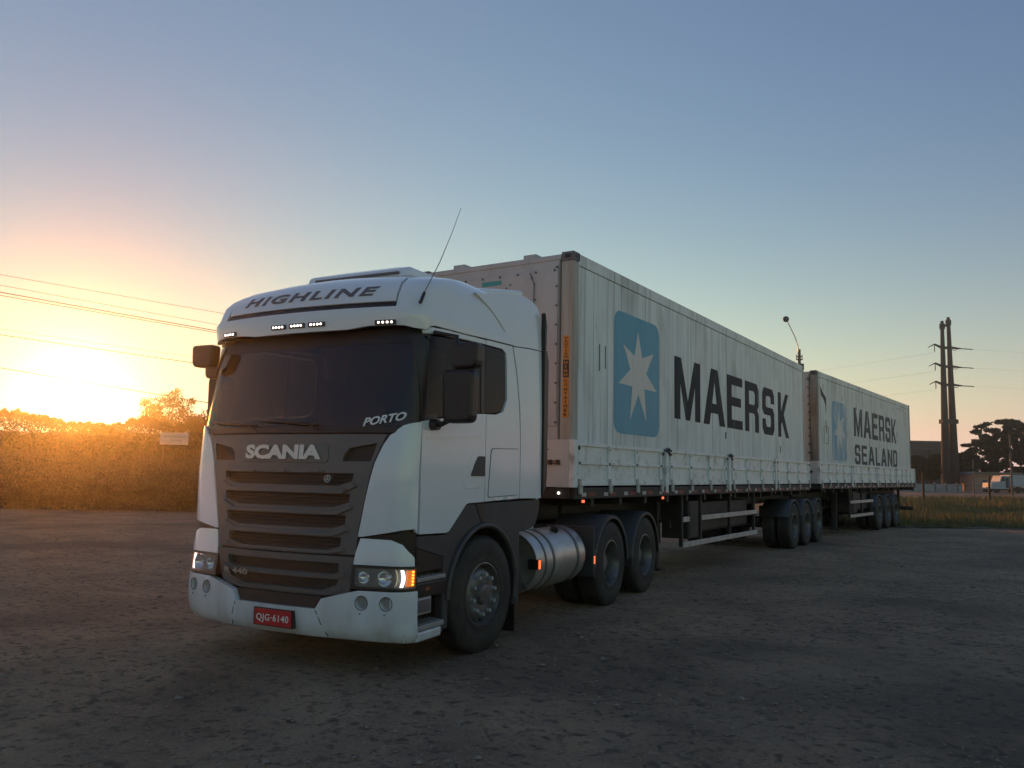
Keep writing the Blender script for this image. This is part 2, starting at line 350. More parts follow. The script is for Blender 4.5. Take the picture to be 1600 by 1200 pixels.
def s_of(tab, kind, q, v):
    """surface parameter for a front point (x = q), a side point (y = q) or a raw parameter"""
    z, yf, hw, b, rc = lerp_tab(tab, v)
    if kind == 'C': return q
    if kind == 'F':
        a = hw-rc
        if abs(q) <= a: return q/a
        lo, hi = 1., 2.
        for _ in range(30):
            mid = (lo+hi)/2
            if SP(tab, mid, v).x < abs(q): lo = mid
            else: hi = mid
        return math.copysign(lo, q)
    ye = yf+b+rc; sg = 1
    if q >= ye: return 2+(q-ye)
    lo, hi = 0., 2.
    for _ in range(30):
        mid = (lo+hi)/2
        if SP(tab, mid, v).y < q: lo = mid
        else: hi = mid
    return lo
def inside(p, poly):
    c = False; x, y = p; j = len(poly)-1
    for i in range(len(poly)):
        xi, yi = poly[i]; xj, yj = poly[j]
        if (yi > y) != (yj > y) and x < (xj-xi)*(y-yi)/(yj-yi)+xi: c = not c
        j = i
    return c
def densify(poly, step):
    out = []
    for i in range(len(poly)):
        a, b = poly[i], poly[(i+1) % len(poly)]; n = max(1, int(math.hypot(b[0]-a[0], b[1]-a[1])/step))
        out += [(a[0]+(b[0]-a[0])*k/n, a[1]+(b[1]-a[1])*k/n) for k in range(n)]
    return out
def rounded(poly, r, n=4, only=None):
    out = []; N = len(poly)
    for i in range(N):
        p = Vector(poly[i]); a = Vector(poly[i-1]); b = Vector(poly[(i+1) % N])
        if only is not None and i not in only: out.append(tuple(p)); continue
        d0 = (a-p); d1 = (b-p); rr = min(r, d0.length*.45, d1.length*.45)
        p0 = p+d0.normalized()*rr; p1 = p+d1.normalized()*rr
        for k in range(n+1):
            t = k/n; out.append(tuple(p0*(1-t)**2+p*2*t*(1-t)+p1*t*t))
    return out
def wrap(name, tab, kind, outline, material, parent, off=0., thick=.02, holes=(), step=.05, mirror=1, soft=.006, fn=None):
    """a panel of real thickness that follows the cab surface; outline in (x or y, v)"""
    out = densify(outline, step); hs = [densify(h, step) for h in holes]
    pts = list(out); edges = [(i, (i+1) % len(out)) for i in range(len(out))]
    for h in hs:
        b = len(pts); pts += h; edges += [(b+i, b+(i+1) % len(h)) for i in range(len(h))]
    x0, x1 = min(p[0] for p in out), max(p[0] for p in out); y0, y1 = min(p[1] for p in out), max(p[1] for p in out)
    def edist(p):
        return min((p[0]-q[0])**2+(p[1]-q[1])**2 for q in pts[:nb])
    nb = len(pts); st = step*.9; g = []
    yy = y0+st*.5
    while yy < y1:
        xx = x0+st*.5
        while xx < x1:
            p = (xx, yy)
            if inside(p, out) and not any(inside(p, h) for h in hs) and edist(p) > (st*.45)**2: g.append(p)
            xx += st
        yy += st
    pts += g
    vo, eo, fo, _, _, _ = delaunay_2d_cdt([Vector(p) for p in pts], edges, [], 0, 1e-6)
    tris = []
    for f in fo:
        c = (sum(vo[i][0] for i in f)/3, sum(vo[i][1] for i in f)/3)
        if inside(c, out) and not any(inside(c, h) for h in hs): tris.append(tuple(f))
    P3 = []; N3 = []
    for v in vo:
        s = s_of(tab, kind, v[0], v[1]); p = SP(tab, s, v[1]); n = SN(tab, s, v[1])
        if kind == 'S' and s < 0: pass
        o2 = off(v[0], v[1]) if callable(off) else off
        p = p+n*o2
        if mirror < 0: p = Vector((-p.x, p.y, p.z)); n = Vector((-n.x, n.y, n.z))
        P3.append(p); N3.append(n)
    me = bpy.data.meshes.new(name); bm = bmesh.new()
    vv = [bm.verts.new(p) for p in P3]
    for f in tris:
        try: bm.faces.new([vv[i] for i in f])
        except ValueError: pass
    bm.normal_update()
    # make normals agree with the surface normal
    flip = [f for f in bm.faces if f.normal.dot(N3[f.verts[0].index if f.verts[0].index >= 0 else 0]) < 0] if False else []
    bm.verts.index_update()
    for f in bm.faces:
        if f.normal.dot(N3[f.verts[0].index]) < 0: f.normal_flip()
        f.smooth = True
    be = [e for e in bm.edges if len(e.link_faces) == 1]
    ring = {}
    for e in be:
        for v in e.verts:
            if v not in ring:
                n = N3[v.index]; ring[v] = None
    idx = {v: v.index for v in ring}
    low1 = {}; low2 = {}
    for v, i in idx.items():
        low2[v] = bm.verts.new(v.co-N3[i]*thick)
    for e in be:
        a, b = e.verts; f0 = e.link_faces[0]
        # orientation opposite to f0
        for l in f0.loops:
            if l.edge == e:
                a, b = l.vert, l.link_loop_next.vert
        f = bm.faces.new([b, a, low2[a], low2[b]]); f.smooth = False
    # round the lip slightly
    for v, i in idx.items():
        pass
    loose = [v for v in bm.verts if not v.link_faces]
    bmesh.ops.delete(bm, geom=loose, context='VERTS')
    bm.to_mesh(me); bm.free(); me.materials.append(material); me.update(); me.set_sharp_from_angle(angle=R(35))
    o = bpy.data.objects.new(name, me); col.objects.link(o); o.parent = parent
    if soft:
        md = o.modifiers.new('bevel', 'BEVEL'); md.width = soft; md.segments = 2; md.limit_method = 'ANGLE'; md.angle_limit = R(50)
    return o
def surf_fn(tab, kind, x0, x1, v0, v1, off=.0, slope=0.):
    def fn(a, b):
        q = x0+(x1-x0)*a; v = v0+(v1-v0)*b+slope*(a-.5); s = s_of(tab, kind, q, v); n = SN(tab, s, v)
        return SP(tab, s, v)+n*off, n
    return fn
def sym(poly): return poly+[(-x, v) for x, v in reversed(poly)]
def smooth_poly(pts, n=4, closed=False):
    """Catmull-Rom through an open list of points"""
    out = []; N = len(pts)
    for i in range(N-1):
        p0 = pts[max(i-1, 0)]; p1 = pts[i]; p2 = pts[i+1]; p3 = pts[min(i+2, N-1)]
        for k in range(n):
            t = k/n
            out.append(tuple(.5*((2*p1[j])+(-p0[j]+p2[j])*t+(2*p0[j]-5*p1[j]+4*p2[j]-p3[j])*t*t+(-p0[j]+3*p1[j]-3*p2[j]+p3[j])*t**3) for j in (0, 1)))
    return out+[tuple(pts[-1])]
# ================================================================== STRUCTURE: ground
def fbm(x, y, s, o=3):
    v = 0; a = 1
    for k in range(o):
        v += a*noise.noise(Vector((x*s, y*s, 3.7*k))); s *= 2.1; a *= .5
    return v
TR = (-0.080527, 0.216882, 0.0)        # tractor: yaw, x, y
T2 = (0.064563, 0.074619, 13.353)      # rear trailer: yaw, x, y
def ground_z(x, y):
    return 0.0
def ground_mesh():
    f = Vector((math.sin(YAW), math.cos(YAW))); r = Vector((math.cos(YAW), -math.sin(YAW)))
    vs = []; fs = []
    deps = []; d = -30.
    while d < 2.0: deps.append(d); d += 4.
    d = 2.0
    while d < 60: deps.append(d); d *= 1.0125 if d < 22 else 1.03
    while d < 4200: deps.append(d); d *= 1.25
    NX = 300
    for d in deps:
        w = max(16, abs(d)*1.6)
        for i in range(NX+1):
            t = i/NX*2-1
            p = Vector(CAM[:2])+f*d+r*(t*w)
            amp = .042*(1 if abs(d) < 40 else 0)
            z = amp*(fbm(p.x, p.y, .35)*.8+fbm(p.x+9, p.y, 1.9)*.45+fbm(p.x, p.y-5, 6.5, 2)*.22)
            # wheel tracks running along the yard
            q = p.x*math.cos(.5)+p.y*math.sin(.5)
            if abs(d) < 40: z += -.02*max(0, math.sin(q*1.1+fbm(p.x, p.y, .12)*3))**6
            near = math.exp(-((p.x/1.7)**4)) if -4.5 < p.y < 30 else 0
            z = z*(1-.8*near)-.012*(1-near)
            vs.append((p.x, p.y, z))
    n = NX+1
    for j in range(len(deps)-1):
        for i in range(NX):
            fs.append((j*n+i, j*n+i+1, (j+1)*n+i+1, (j+1)*n+i))
    mb = MB(); mb.v = vs; mb.f = fs; mb.m = [0]*len(fs); mb.sm = [True]*len(fs)
    return mb
M['dirt'] = mat('packed_dirt', (.42, .305, .20), .9, c2=(.24, .175, .12), scale=(.8, .8, .8), amt=.9, thr=(.36, .64), spec=.25)
layer(M['dirt'], (.28, .215, .16), (3.4, 3.4, 3.4), (.50, .72), .7)
layer(M['dirt'], (.055, .048, .042), (11, 11, 11), (.58, .68), .75)
layer(M['dirt'], (.46, .38, .30), (38, 38, 38), (.60, .68), .8)
layer(M['dirt'], (.08, .066, .055), (9, 9, 9), (.55, .66), .6)
layer(M['dirt'], (.07, .058, .048), (30, 30, 30), (.60, .68), .6)
def add_bumps(m, specs):
    nt = m.node_tree; N, L = nt.nodes.new, nt.links.new; b = nt.nodes['Principled BSDF']; tc = N('ShaderNodeTexCoord'); prev = None
    for sc, st, dist in specs:
        ns = N('ShaderNodeTexNoise'); ns.inputs['Scale'].default_value = sc; ns.inputs['Detail'].default_value = 8; ns.inputs['Roughness'].default_value = .65; L(tc.outputs['Object'], ns.inputs[0])
        bp = N('ShaderNodeBump'); bp.inputs['Strength'].default_value = st; bp.inputs['Distance'].default_value = dist; L(ns.outputs[0], bp.inputs['Height'])
        if prev: L(prev, bp.inputs['Normal'])
        prev = bp.outputs[0]
    L(prev, b.inputs['Normal'])
layer(M['dirt'], (.10, .08, .062), (.22, .22, .22), (.50, .62), .55)
layer(M['dirt'], (.34, .25, .17), (.33, .33, .33), (.56, .70), .45)
layer(M['dirt'], (.09, .07, .055), (1.1, 3.0, 1), (.56, .70), .35)
add_bumps(M['dirt'], [(3.5, .8, .08), (17, 1.0, .04), (60, .9, .016)])
g = ground_mesh().build('ground', M['dirt'], fix=False); tag(g, kind='structure')
# far road beyond the grass, as a sheet of its own
M['asphalt'] = mat('asphalt', (.05, .05, .052), .85, c2=(.07, .07, .07), scale=(1, 1, 1), amt=.6)
p = [spot(-900, 62), spot(2400, 62), spot(2400, 92), spot(-900, 92)]
mb = MB(); mb.add([(q.x, q.y, .012) for q in p], [(0, 1, 2, 3)])
tag(mb.build('road', M['asphalt'], fix=False), kind='structure')

# ================================================================== TRACTOR UNIT
truck = empty('truck', (TR[1], TR[2], 0), -TR[0])
tag(truck, 'white tractor unit with grey grille and red licence plate, pulling the two containers', 'truck')
C_ = lambda tab, y, v: (s_of(tab, 'S', y, v), v)
# --- black backing behind the cab front, its colour also supplies the gap shade
wrap('front_backing', CAB, 'C', [(-2.03, .58), (2.03, .58), (2.03, 1.94), (-2.03, 1.94)], M['black'], truck, off=-.055, thick=.02, step=.12, soft=0)
# --- grille
def ring(pts): return sym(pts)
up_out = ring([(.985, 1.912), (.94, 1.82), (.885, 1.68), (.845, 1.5), (.815, 1.35), (.785, 1.2), (.765, 1.08), (.755, .94)])
ops = [[(.715, 1.592), (.705, 1.53), (.565, 1.487)], [(.69, 1.425), (.68, 1.357), (.525, 1.312)], [(.66, 1.25), (.65, 1.178), (.52, 1.142)], [(.62, 1.072), (.615, 1.005), (.49, .966)]]
vents = [[(.60, 1.69), (.615, 1.755), (.66, 1.80), (.905, 1.84), (.885, 1.76), (.86, 1.69)]]
vents += [[(-x, v) for x, v in reversed(vents[0])]]
gu = wrap('upper_grille', CAB, 'F', up_out, M['grille'], truck, off=0, thick=.05, holes=[sym(o) for o in ops]+vents, step=.05, soft=.008)
bars = [[(.60, 1.462), (.72, 1.515), (.755, 1.49), (.62, 1.425)], [(.56, 1.288), (.69, 1.342), (.725, 1.315), (.585, 1.25)], [(.53, 1.118), (.66, 1.165), (.70, 1.135), (.55, 1.076)]]
for k, b in enumerate(bars):
    wrap('grille_slat', CAB, 'F', sym(b), M['grille'], gu, off=.022, thick=.05, step=.05, soft=.014)
wrap('grille_slat', CAB, 'F', sym([(.5, .945), (.64, .99), (.67, .965), (.53, .938)]), M['grille'], gu, off=.016, thick=.03, step=.05, soft=.01)
wrap('grille_mesh', CAB, 'F', ring([(.9, 1.86), (.8, 1.5), (.72, .95)]), M['mesh'], gu, off=-.04, thick=.01, step=.2, soft=0)
for vz in [1.575, 1.548, 1.52, 1.405, 1.378, 1.35, 1.232, 1.205, 1.178, 1.055, 1.028, 1.0]:
    tb = MB(); tb.tube([SP(CAB, s_of(CAB, 'F', x, vz), vz)+SN(CAB, 0, vz)*-.03 for x in [q*.1 for q in range(-7, 8)]], .0035, 5); tb.build('grille_wire', M['black'], gu)
bp_ = rounded([(-.50, 1.675), (.47, 1.675), (.45, 1.845), (-.48, 1.845)], .05)
wrap('badge_plate', CAB, 'F', bp_, M['grille'], gu, off=.008, thick=.02, step=.08, soft=.006)
text_on('lettering', 'SCANIA', surf_fn(CAB, 'F', -.44, .40, 1.70, 1.822, .010), .012, M['letter'], gu, bold=.05, spacing=.97)
sb = MB(); c0 = SP(CAB, s_of(CAB, 'F', .49, 1.545), 1.545)
sb.cyl(c0+Vector((0, .0, 0)), c0+Vector((0, -.03, 0)), .034, n=20); sb.build('round_emblem', M['grille'], gu, bev=.003)
sb = MB()
for q in range(24):
    a0, a1 = q*math.pi/12, (q+1)*math.pi/12
    sb.cyl(c0+Vector((.029*math.cos(a0), -.031, .029*math.sin(a0))), c0+Vector((.029*math.cos(a1), -.031, .029*math.sin(a1))), .0035, n=5)
for a in (90, 215, 325):
    sb.cyl(c0+Vector((0, -.031, 0)), c0+Vector((.02*math.cos(R(a)), -.031, .02*math.sin(R(a)))), .004, n=5)
sb.build('emblem_ring', M['letter'], gu)
lo_out = ring([(.753, .924), (.735, .80), (.715, .70), (.69, .645), (.62, .615), (.40, .598)])
lops = [[(.61, .868), (.605, .80), (.55, .775)], [(.60, .738), (.58, .69), (.43, .640)]]
gl = wrap('lower_grille', CAB, 'F', lo_out, M['grille'], truck, off=.012, thick=.05, holes=[sym(o) for o in lops], step=.05, soft=.008)
wrap('grille_slat', CAB, 'F', sym([(.55, .765), (.66, .80), (.69, .775), (.57, .742)]), M['grille'], gl, off=.028, thick=.04, step=.05, soft=.01)
wrap('grille_slat', CAB, 'F', sym([(.45, .628), (.62, .685), (.655, .665), (.48, .606)]), M['grille'], gl, off=.026, thick=.03, step=.05, soft=.01)
wrap('grille_mesh', CAB, 'F', ring([(.70, .90), (.66, .63)]), M['mesh'], gl, off=-.03, thick=.01, step=.2, soft=0)
text_on('lettering', 'R 440', surf_fn(CAB, 'F', -.62, -.33, .722, .772, .040), .010, M['letter'], gl, bold=.02, spacing=1.1)
# --- white corner panels beside the grille
cp = [(.965, 1.905)]+[(1.08, 1.95), (1.25, 1.985), (1.5, 2.005), (1.895, 2.02), (1.915, 1.6), (1.93, 1.125), (1.80, 1.16), (1.4, 1.15), (1.0, 1.128), (.78, 1.088), (.745, 1.088), (.765, 1.2), (.79, 1.35), (.82, 1.5), (.86, 1.68), (.915, 1.82)]
wc = [(.70, .868), (.712, .955), (.75, 1.075), (1.0, 1.07), (1.36, 1.036), (1.55, .985), (1.70, .955), (1.79, .93), (1.80, .868)]
for sgn in (1, -1):
    wrap('corner_panel', CAB, 'C', cp, M['paint'], truck, off=.004, thick=.035, step=.06, mirror=sgn, soft=.012)
    wrap('headlight_cover', BUMP, 'C', wc, M['paint'], truck, off=.0, thick=.05, step=.06, mirror=sgn, soft=.012)
    # dark scoop under the corner panel
    wrap('corner_scoop', CAB, 'C', [(.80, 1.10), (1.5, 1.135), (2.0, 1.12), (2.0, .88), (1.75, .95), (1.2, 1.03), (.80, 1.05)], M['black'], truck, off=-.02, thick=.02, step=.08, mirror=sgn)
    # headlight
    hl = wrap('headlight', BUMP, 'C', [(.70, .69), (.70, .852), (1.9, .856), (1.92, .688)], M['bezel'], truck, off=-.065, thick=.02, step=.06, mirror=sgn, soft=0)
    wrap('headlight_rim', BUMP, 'C', [(.688, .680), (.688, .862), (1.93, .864), (1.95, .678)], M['black'], hl, off=-.004, thick=.06, step=.05, mirror=sgn, holes=[rounded([(.72, .70), (.72, .845), (1.88, .848), (1.90, .698)], .02)], soft=.003)
    for s0, rr in ((.79, .052), (.955, .066)):
        c = SP(BUMP, s0, .773); n = SN(BUMP, s0, .773)
        if sgn < 0: c.x *= -1; n.x *= -1
        n = (n+Vector((0, -1.2, 0))).normalized()
        mb = MB(); b = MB(); a = n.orthogonal().normalized(); bb = n.cross(a)
        prof = [(rr, -.012), (rr*.96, -.02), (rr*.8, -.035), (rr*.5, -.05), (.012, -.056), (.012, -.035), (0.0001, -.033)]
        vs = []; nn = 28
        for rad, dz in prof:
            for q in range(nn):
                t = 2*math.pi*q/nn; vs.append(c+(a*math.cos(t)+bb*math.sin(t))*rad+n*dz)
        mb.add(vs, [(i*nn+q, i*nn+(q+1) % nn, (i+1)*nn+(q+1) % nn, (i+1)*nn+q) for i in range(len(prof)-1) for q in range(nn)], 0, True)
        mb.build('reflector', M['chrome'], hl)
    # curved daylight strip
    dr = [(1.30+.06*math.sin(math.pi*t/8), .708+.13*t/8) for t in range(9)]+[(1.42+.07*math.sin(math.pi*t/8), .708+.13*t/8) for t in range(8, -1, -1)]
    wrap('daylight_strip', BUMP, 'C', dr, M['drl'], hl, off=-.02, thick=.02, step=.04, mirror=sgn, soft=0)
    wrap('headlight_trim', BUMP, 'C', [(1.12+.07*math.sin(math.pi*t/8), .708+.13*t/8) for t in range(9)]+[(1.17+.07*math.sin(math.pi*t/8), .708+.13*t/8) for t in range(8, -1, -1)], M['chrome'], hl, off=-.025, thick=.02, step=.04, mirror=sgn, soft=0)
    wrap('indicator', BUMP, 'C', [(1.52, .712), (1.56, .77), (1.52, .835), (1.87, .838), (1.885, .712)], M['amber'], hl, off=-.018, thick=.02, step=.05, mirror=sgn, soft=0)
    mb = MB()
    for k in range(5):
        p = SP(BUMP, 1.80, .728+k*.024); n = SN(BUMP, 1.8, .75); p = p+n*-.016
        if sgn < 0: p.x *= -1
        mb.box(p-Vector((.008, .008, .006)), p+Vector((.004, .008, .006)))
    mb.build('indicator_led', M['amberled'], hl)
    wrap('lens', BUMP, 'C', [(.718, .698), (.718, .846), (1.882, .85), (1.90, .696)], M['lens'], hl, off=-.006, thick=.004, step=.06, mirror=sgn, soft=0)
# --- bumper
def circ(cx, cv, rx, rv, n=20): return [(cx+rx*math.cos(2*math.pi*i/n), cv+rv*math.sin(2*math.pi*i/n)) for i in range(n)]
bo = sym([(.40, .50), (.45, .585), (.52, .605), (.70, .655), (.76, .668), (1.4, .672), (1.98, .676), (2.0, .67), (2.005, .3), (1.9, .262), (1.0, .268)])
fogs = [(.785, .575, .048, .052), (.975, .578, .044, .05)]
bmp = wrap('bumper', BUMP, 'C', bo, M['paint'], truck, off=0, thick=.06, holes=[circ(sg*f[0], f[1], f[2], f[3]) for f in fogs for sg in (1, -1)], step=.06, soft=.01)
for f in fogs:
    for sg in (1, -1):
        c = SP(BUMP, f[0], f[1]); n = SN(BUMP, f[0], f[1])
        if sg < 0: c.x *= -1; n.x *= -1
        mb = MB(); mb.cyl(c-n*.03, c-n*.055, f[3]*1.05, f[3]*.5, n=24, caps=True); o = mb.build('fog_lamp', M['chrome'], bmp)
        mb = MB(); mb.cyl(c-n*.018, c-n*.022, f[3]*1.08, n=24); mb.build('fog_lamp_lens', M['lens'], bmp)
        mb = MB(); mb.tube([c-n*.0+(n.orthogonal().normalized()*math.cos(t)+n.cross(n.orthogonal().normalized())*math.sin(t))*f[3]*1.05 for t in [q*math.pi/12 for q in range(25)]], .004, 5); mb.build('fog_lamp_ring', M['bezel'], bmp)
        mb = MB(); q = c+Vector((-.01, 0, -.085)); mb.cyl(q+n*.004, q-n*.01, .006, n=8); mb.build('plug', M['black'], bmp)
wrap('bumper_groove', BUMP, 'C', [(-.50, .28), (-.49, .28), (-.40, .49), (-.41, .49)], M['seam'], bmp, off=.002, thick=.004, step=.1, soft=0)
wrap('bumper_groove', BUMP, 'C', [(.50, .28), (.49, .28), (.40, .49), (.41, .49)], M['seam'], bmp, off=.002, thick=.004, step=.1, soft=0)
wrap('bumper_grid', BUMP, 'C', sym([(.37, .49), (.43, .60)]), M['mesh'], bmp, off=-.03, thick=.01, step=.1, soft=0)
pl = MB(); pl.box((-.175, -4.002, .332), (.225, -3.994, .462)); plo = pl.build('licence_plate', M['plate'], truck, bev=.003)
pb = MB()
for a, b in (((-.172, .335), (.222, .338)), ((-.172, .456), (.222, .459)), ((-.172, .338), (-.169, .456)), ((.219, .338), (.222, .456))):
    pb.box((a[0], -4.004, a[1]), (b[0], -4.001, b[1]))
text_on('lettering', 'QJG\u00b76140', lambda u, v: (Vector((-.15+.35*u, -4.003, .352+.072*v)), Vector((0, -1, 0))), .002, M['sticker'], plo, bold=.012, spacing=1.1)
mb = MB(); mb.box((-.19, -3.995, .325), (.24, -3.96, .47)); mb.build('plate_holder', M['black'], bmp)
# --- windscreen with its black surround
gl_out = rounded(sym([(1.20, 2.685), (1.40, 1.985)]), .06)
su = wrap('windscreen_surround', CAB, 'C', sym([(1.98, 2.82), (1.92, 2.5), (1.95, 2.03), (1.92, 2.01), (1.4, 1.985), (1.05, 1.925)]), M['black'], truck, off=-.02, thick=.03, holes=[gl_out], step=.08)
ws = wrap('windscreen', CAB, 'C', gl_out, M['glass'], truck, off=-.022, thick=.006, step=.08, soft=0)
text_on('windscreen_sticker', 'PORTO', surf_fn(CAB, 'F', .75, 1.125, 2.005, 2.075, -.012, .055), .001, M['sticker'], ws, bold=.03, shear=.25)
for (xa, va), (xb, vb), (xc, vc) in (((-.33, 2.035), (.32, 1.995), (.34, 1.94)), ((-.98, 2.03), (-.36, 1.99), (-.34, 1.94))):
    w = MB(); w.tube([SP(CAB, s_of(CAB, 'F', xa+(xb-xa)*t/8, va), va+(vb-va)*t/8)+Vector((0, -.012, 0)) for t in range(9)], .009, 6)
    wi = w.build('wiper', M['black'], truck)
    w = MB(); w.tube([SP(CAB, s_of(CAB, 'F', (xa+xb)/2, 2.0), (va+vb)/2)+Vector((0, -.03, .003)), SP(CAB, s_of(CAB, 'F', xb-.05, 2.0), vb)+Vector((0, -.04, 0)), SP(CAB, s_of(CAB, 'F', xc, vc), vc)+Vector((0, -.01, 0))], .008, 6)
    w.build('wiper_arm', M['black'], wi)
# --- roof shell with the grey-lettered front panel
hp = sym([(.925, 3.035), (.93, 3.10), (.945, 3.20), (.985, 3.3), (1.08, 3.40), (1.22, 3.50), (1.38, 3.60), (1.45, 3.86)])
top = [(.0, 2.80), (.5, 2.80), (.70, 2.825), (.92, 2.825), (1.3, 2.80), (1.75, 2.79), C_(ROOF, -3.60, 2.80), C_(ROOF, -3.5, 2.84), C_(ROOF, -3.0, 2.85), C_(ROOF, -2.6, 2.865), C_(ROOF, -2.07, 2.88), C_(ROOF, -2.10, 2.93), C_(ROOF, -2.28, 3.04), C_(ROOF, -2.42, 3.13), C_(ROOF, -2.48, 3.2), C_(ROOF, -2.42, 3.3), C_(ROOF, -2.2, 3.4), C_(ROOF, -2.0, 3.6), C_(ROOF, -1.95, 3.75), C_(ROOF, -1.90, 3.88)]
shell_out = top+[(0, 3.88)]+[(-x, v) for x, v in reversed(top[1:])]
rs = wrap('roof_shell', ROOF, 'C', shell_out, M['paint'], truck, off=0, thick=.04, holes=[sym([(.935, 2.985), (.945, 3.10), (.96, 3.20), (1.0, 3.3), (1.095, 3.40), (1.235, 3.50), (1.395, 3.60), (1.465, 3.87)])], step=.07, soft=.012)
hpan = wrap('roof_front_panel', ROOF, 'C', hp, M['paint'], truck, off=.006, thick=.04, step=.06, soft=.01)
wrap('roof_trim_strip', ROOF, 'C', sym([(.932, 2.987), (.932, 3.033)]), M['black'], truck, off=-.008, thick=.03, step=.08, soft=0)
text_on('lettering', 'HIGHLINE', surf_fn(ROOF, 'F', -.75, .76, 3.092, 3.178, .007), .002, M['lettergrey'], hpan, bold=.034, shear=.22, spacing=1.2)
mb = MB(); mb.box((-.45, -2.4, 3.47), (.45, -1.9, 3.525)); mb.build('roof_top', M['paint'], truck, bev=.01)
ac = MB(); b0 = [(-.62, -3.06), (.62, -3.06), (.62, -2.2), (-.62, -2.2)]; b1 = [(-.62, -3.02), (.62, -3.02), (.62, -2.2), (-.62, -2.2)]; b2 = [(-.31, -2.82), (.31, -2.82), (.31, -2.35), (-.31, -2.35)]
ac.add([(x, y, 3.43) for x, y in b0]+[(x, y, 3.520) for x, y in b1]+[(x, y, 3.592) for x, y in b2], [(0, 1, 5, 4), (1, 2, 6, 5), (2, 3, 7, 6), (3, 0, 4, 7), (4, 5, 9, 8), (5, 6, 10, 9), (6, 7, 11, 10), (7, 4, 8, 11), (8, 9, 10, 11), (3, 2, 1, 0)])
aco = ac.build('roof_air_conditioner', M['paint'], truck, bev=.03, seg=3)
mb = MB(); mb.box((-.5, -3.064, 3.455), (.5, -3.035, 3.482)); mb.build('intake_slot', M['bezel'], aco, bev=.004)
# marker lights
for x0, w, v0 in ((-.215, .17, 2.862), (0, .17, 2.862), (.215, .17, 2.862), (-.885, .19, 2.85), (.885, .19, 2.85)):
    cs = [SP(ROOF, s_of(ROOF, 'F', x0+dx, v0), v0) for dx in (-w/2, w/2)]; n = SN(ROOF, s_of(ROOF, 'F', x0, v0), v0)
    d = (cs[1]-cs[0]).normalized(); upw = n.cross(d).normalized(); upw = upw if upw.z > 0 else -upw
    mb = MB(); c = (cs[0]+cs[1])/2
    q = [c+d*(sx*w/2)+upw*(sz*.02)+n*t for t in (-.012, .016) for sz in (-1, 1) for sx in (-1, 1)]
    mb.add(q, [(0, 1, 3, 2), (4, 5, 7, 6), (0, 1, 5, 4), (2, 3, 7, 6), (0, 2, 6, 4), (1, 3, 7, 5)])
    lo_ = mb.build('marker_lamp', M['black'], truck, bev=.003)
    mb = MB()
    for k in range(4):
        cc = c+d*((k-1.5)*w*.21); mb.cyl(cc+n*.014, cc+n*.02, .009, n=8)
    mb.build('lamp_led', M['led'], lo_)
# aerial
mb = MB(); mb.tube([(1.175, -3.69, 3.0), (1.19, -3.69, 3.02), (1.178, -3.63, 3.10)], .014, 8); ae = mb.build('aerial_base', M['black'], truck)
mb = MB(); mb.tube([(1.178, -3.64, 3.09), (1.16, -3.38, 3.42), (1.13, -3.15, 3.74), (1.10, -2.95, 4.04)], [.0045, .004, .003, .002], 5); mb.build('aerial_rod', M['bezel'], ae)
# --- cab sides (left built, right mirrored)
FAIR = [(1.2, 1.2, -3.9, 1.222, .1, .17), (2.0, 2.0, -3.9, 1.222, .1, .17), (2.9, 2.9, -3.8, 1.205, .1, .16), (3.3, 3.3, -3.7, 1.18, .1, .16), (3.6, 3.6, -3.7, 1.12, .1, .16)]
door_poly = [(-3.650, 1.115), (-3.245, 1.105), (-3.20, 1.115), (-2.93, 1.335), (-2.89, 1.345), (-2.607, 1.35), (-2.607, 2.158), (-2.79, 2.145), (-3.2, 2.09), (-3.61, 2.035), (-3.655, 2.025), (-3.662, 1.6)]
win_poly = [(-3.635, 2.045), (-3.2, 2.102), (-2.79, 2.157), (-2.607, 2.168), (-2.607, 2.800), (-3.1, 2.783), (-3.59, 2.750)]
trim_poly = [(-3.60, 2.765), (-3.1, 2.795), (-2.607, 2.812), (-2.607, 2.857), (-3.1, 2.845), (-3.60, 2.825)]
qwin = [(-2.597, 2.170), (-2.42, 2.180)]+smooth_poly([(-2.42, 2.18), (-2.28, 2.22), (-2.20, 2.33)], 3)[1:]+[(-2.205, 2.7)]+smooth_poly([(-2.205, 2.7), (-2.22, 2.775), (-2.29, 2.805)], 3)[1:]+[(-2.597, 2.802)]
side_poly = [(-2.597, 1.352), (-1.897, 1.368), (-1.897, 1.9), (-1.92, 2.25), (-1.98, 2.6), (-2.07, 2.872), (-2.597, 2.857), (-2.597, 2.812), (-2.28, 2.817), (-2.20, 2.78), (-2.187, 2.70), (-2.182, 2.33), (-2.26, 2.205), (-2.41, 2.165), (-2.597, 2.157)]
fair_lo = [(-1.890, 1.368), (-1.41, 1.36), (-1.41, 2.905), (-1.7, 2.895), (-2.058, 2.868), (-1.972, 2.6), (-1.912, 2.25), (-1.890, 1.9)]
fair_up = [(-2.052, 2.878), (-1.7, 2.906), (-1.41, 2.916), (-1.41, 3.30), (-1.46, 3.39), (-1.56, 3.425), (-1.75, 3.445), (-2.2, 3.37), (-2.6, 3.30), (-2.80, 3.27), (-2.70, 3.24), (-2.5, 3.16), (-2.36, 3.08), (-2.16, 2.95)]
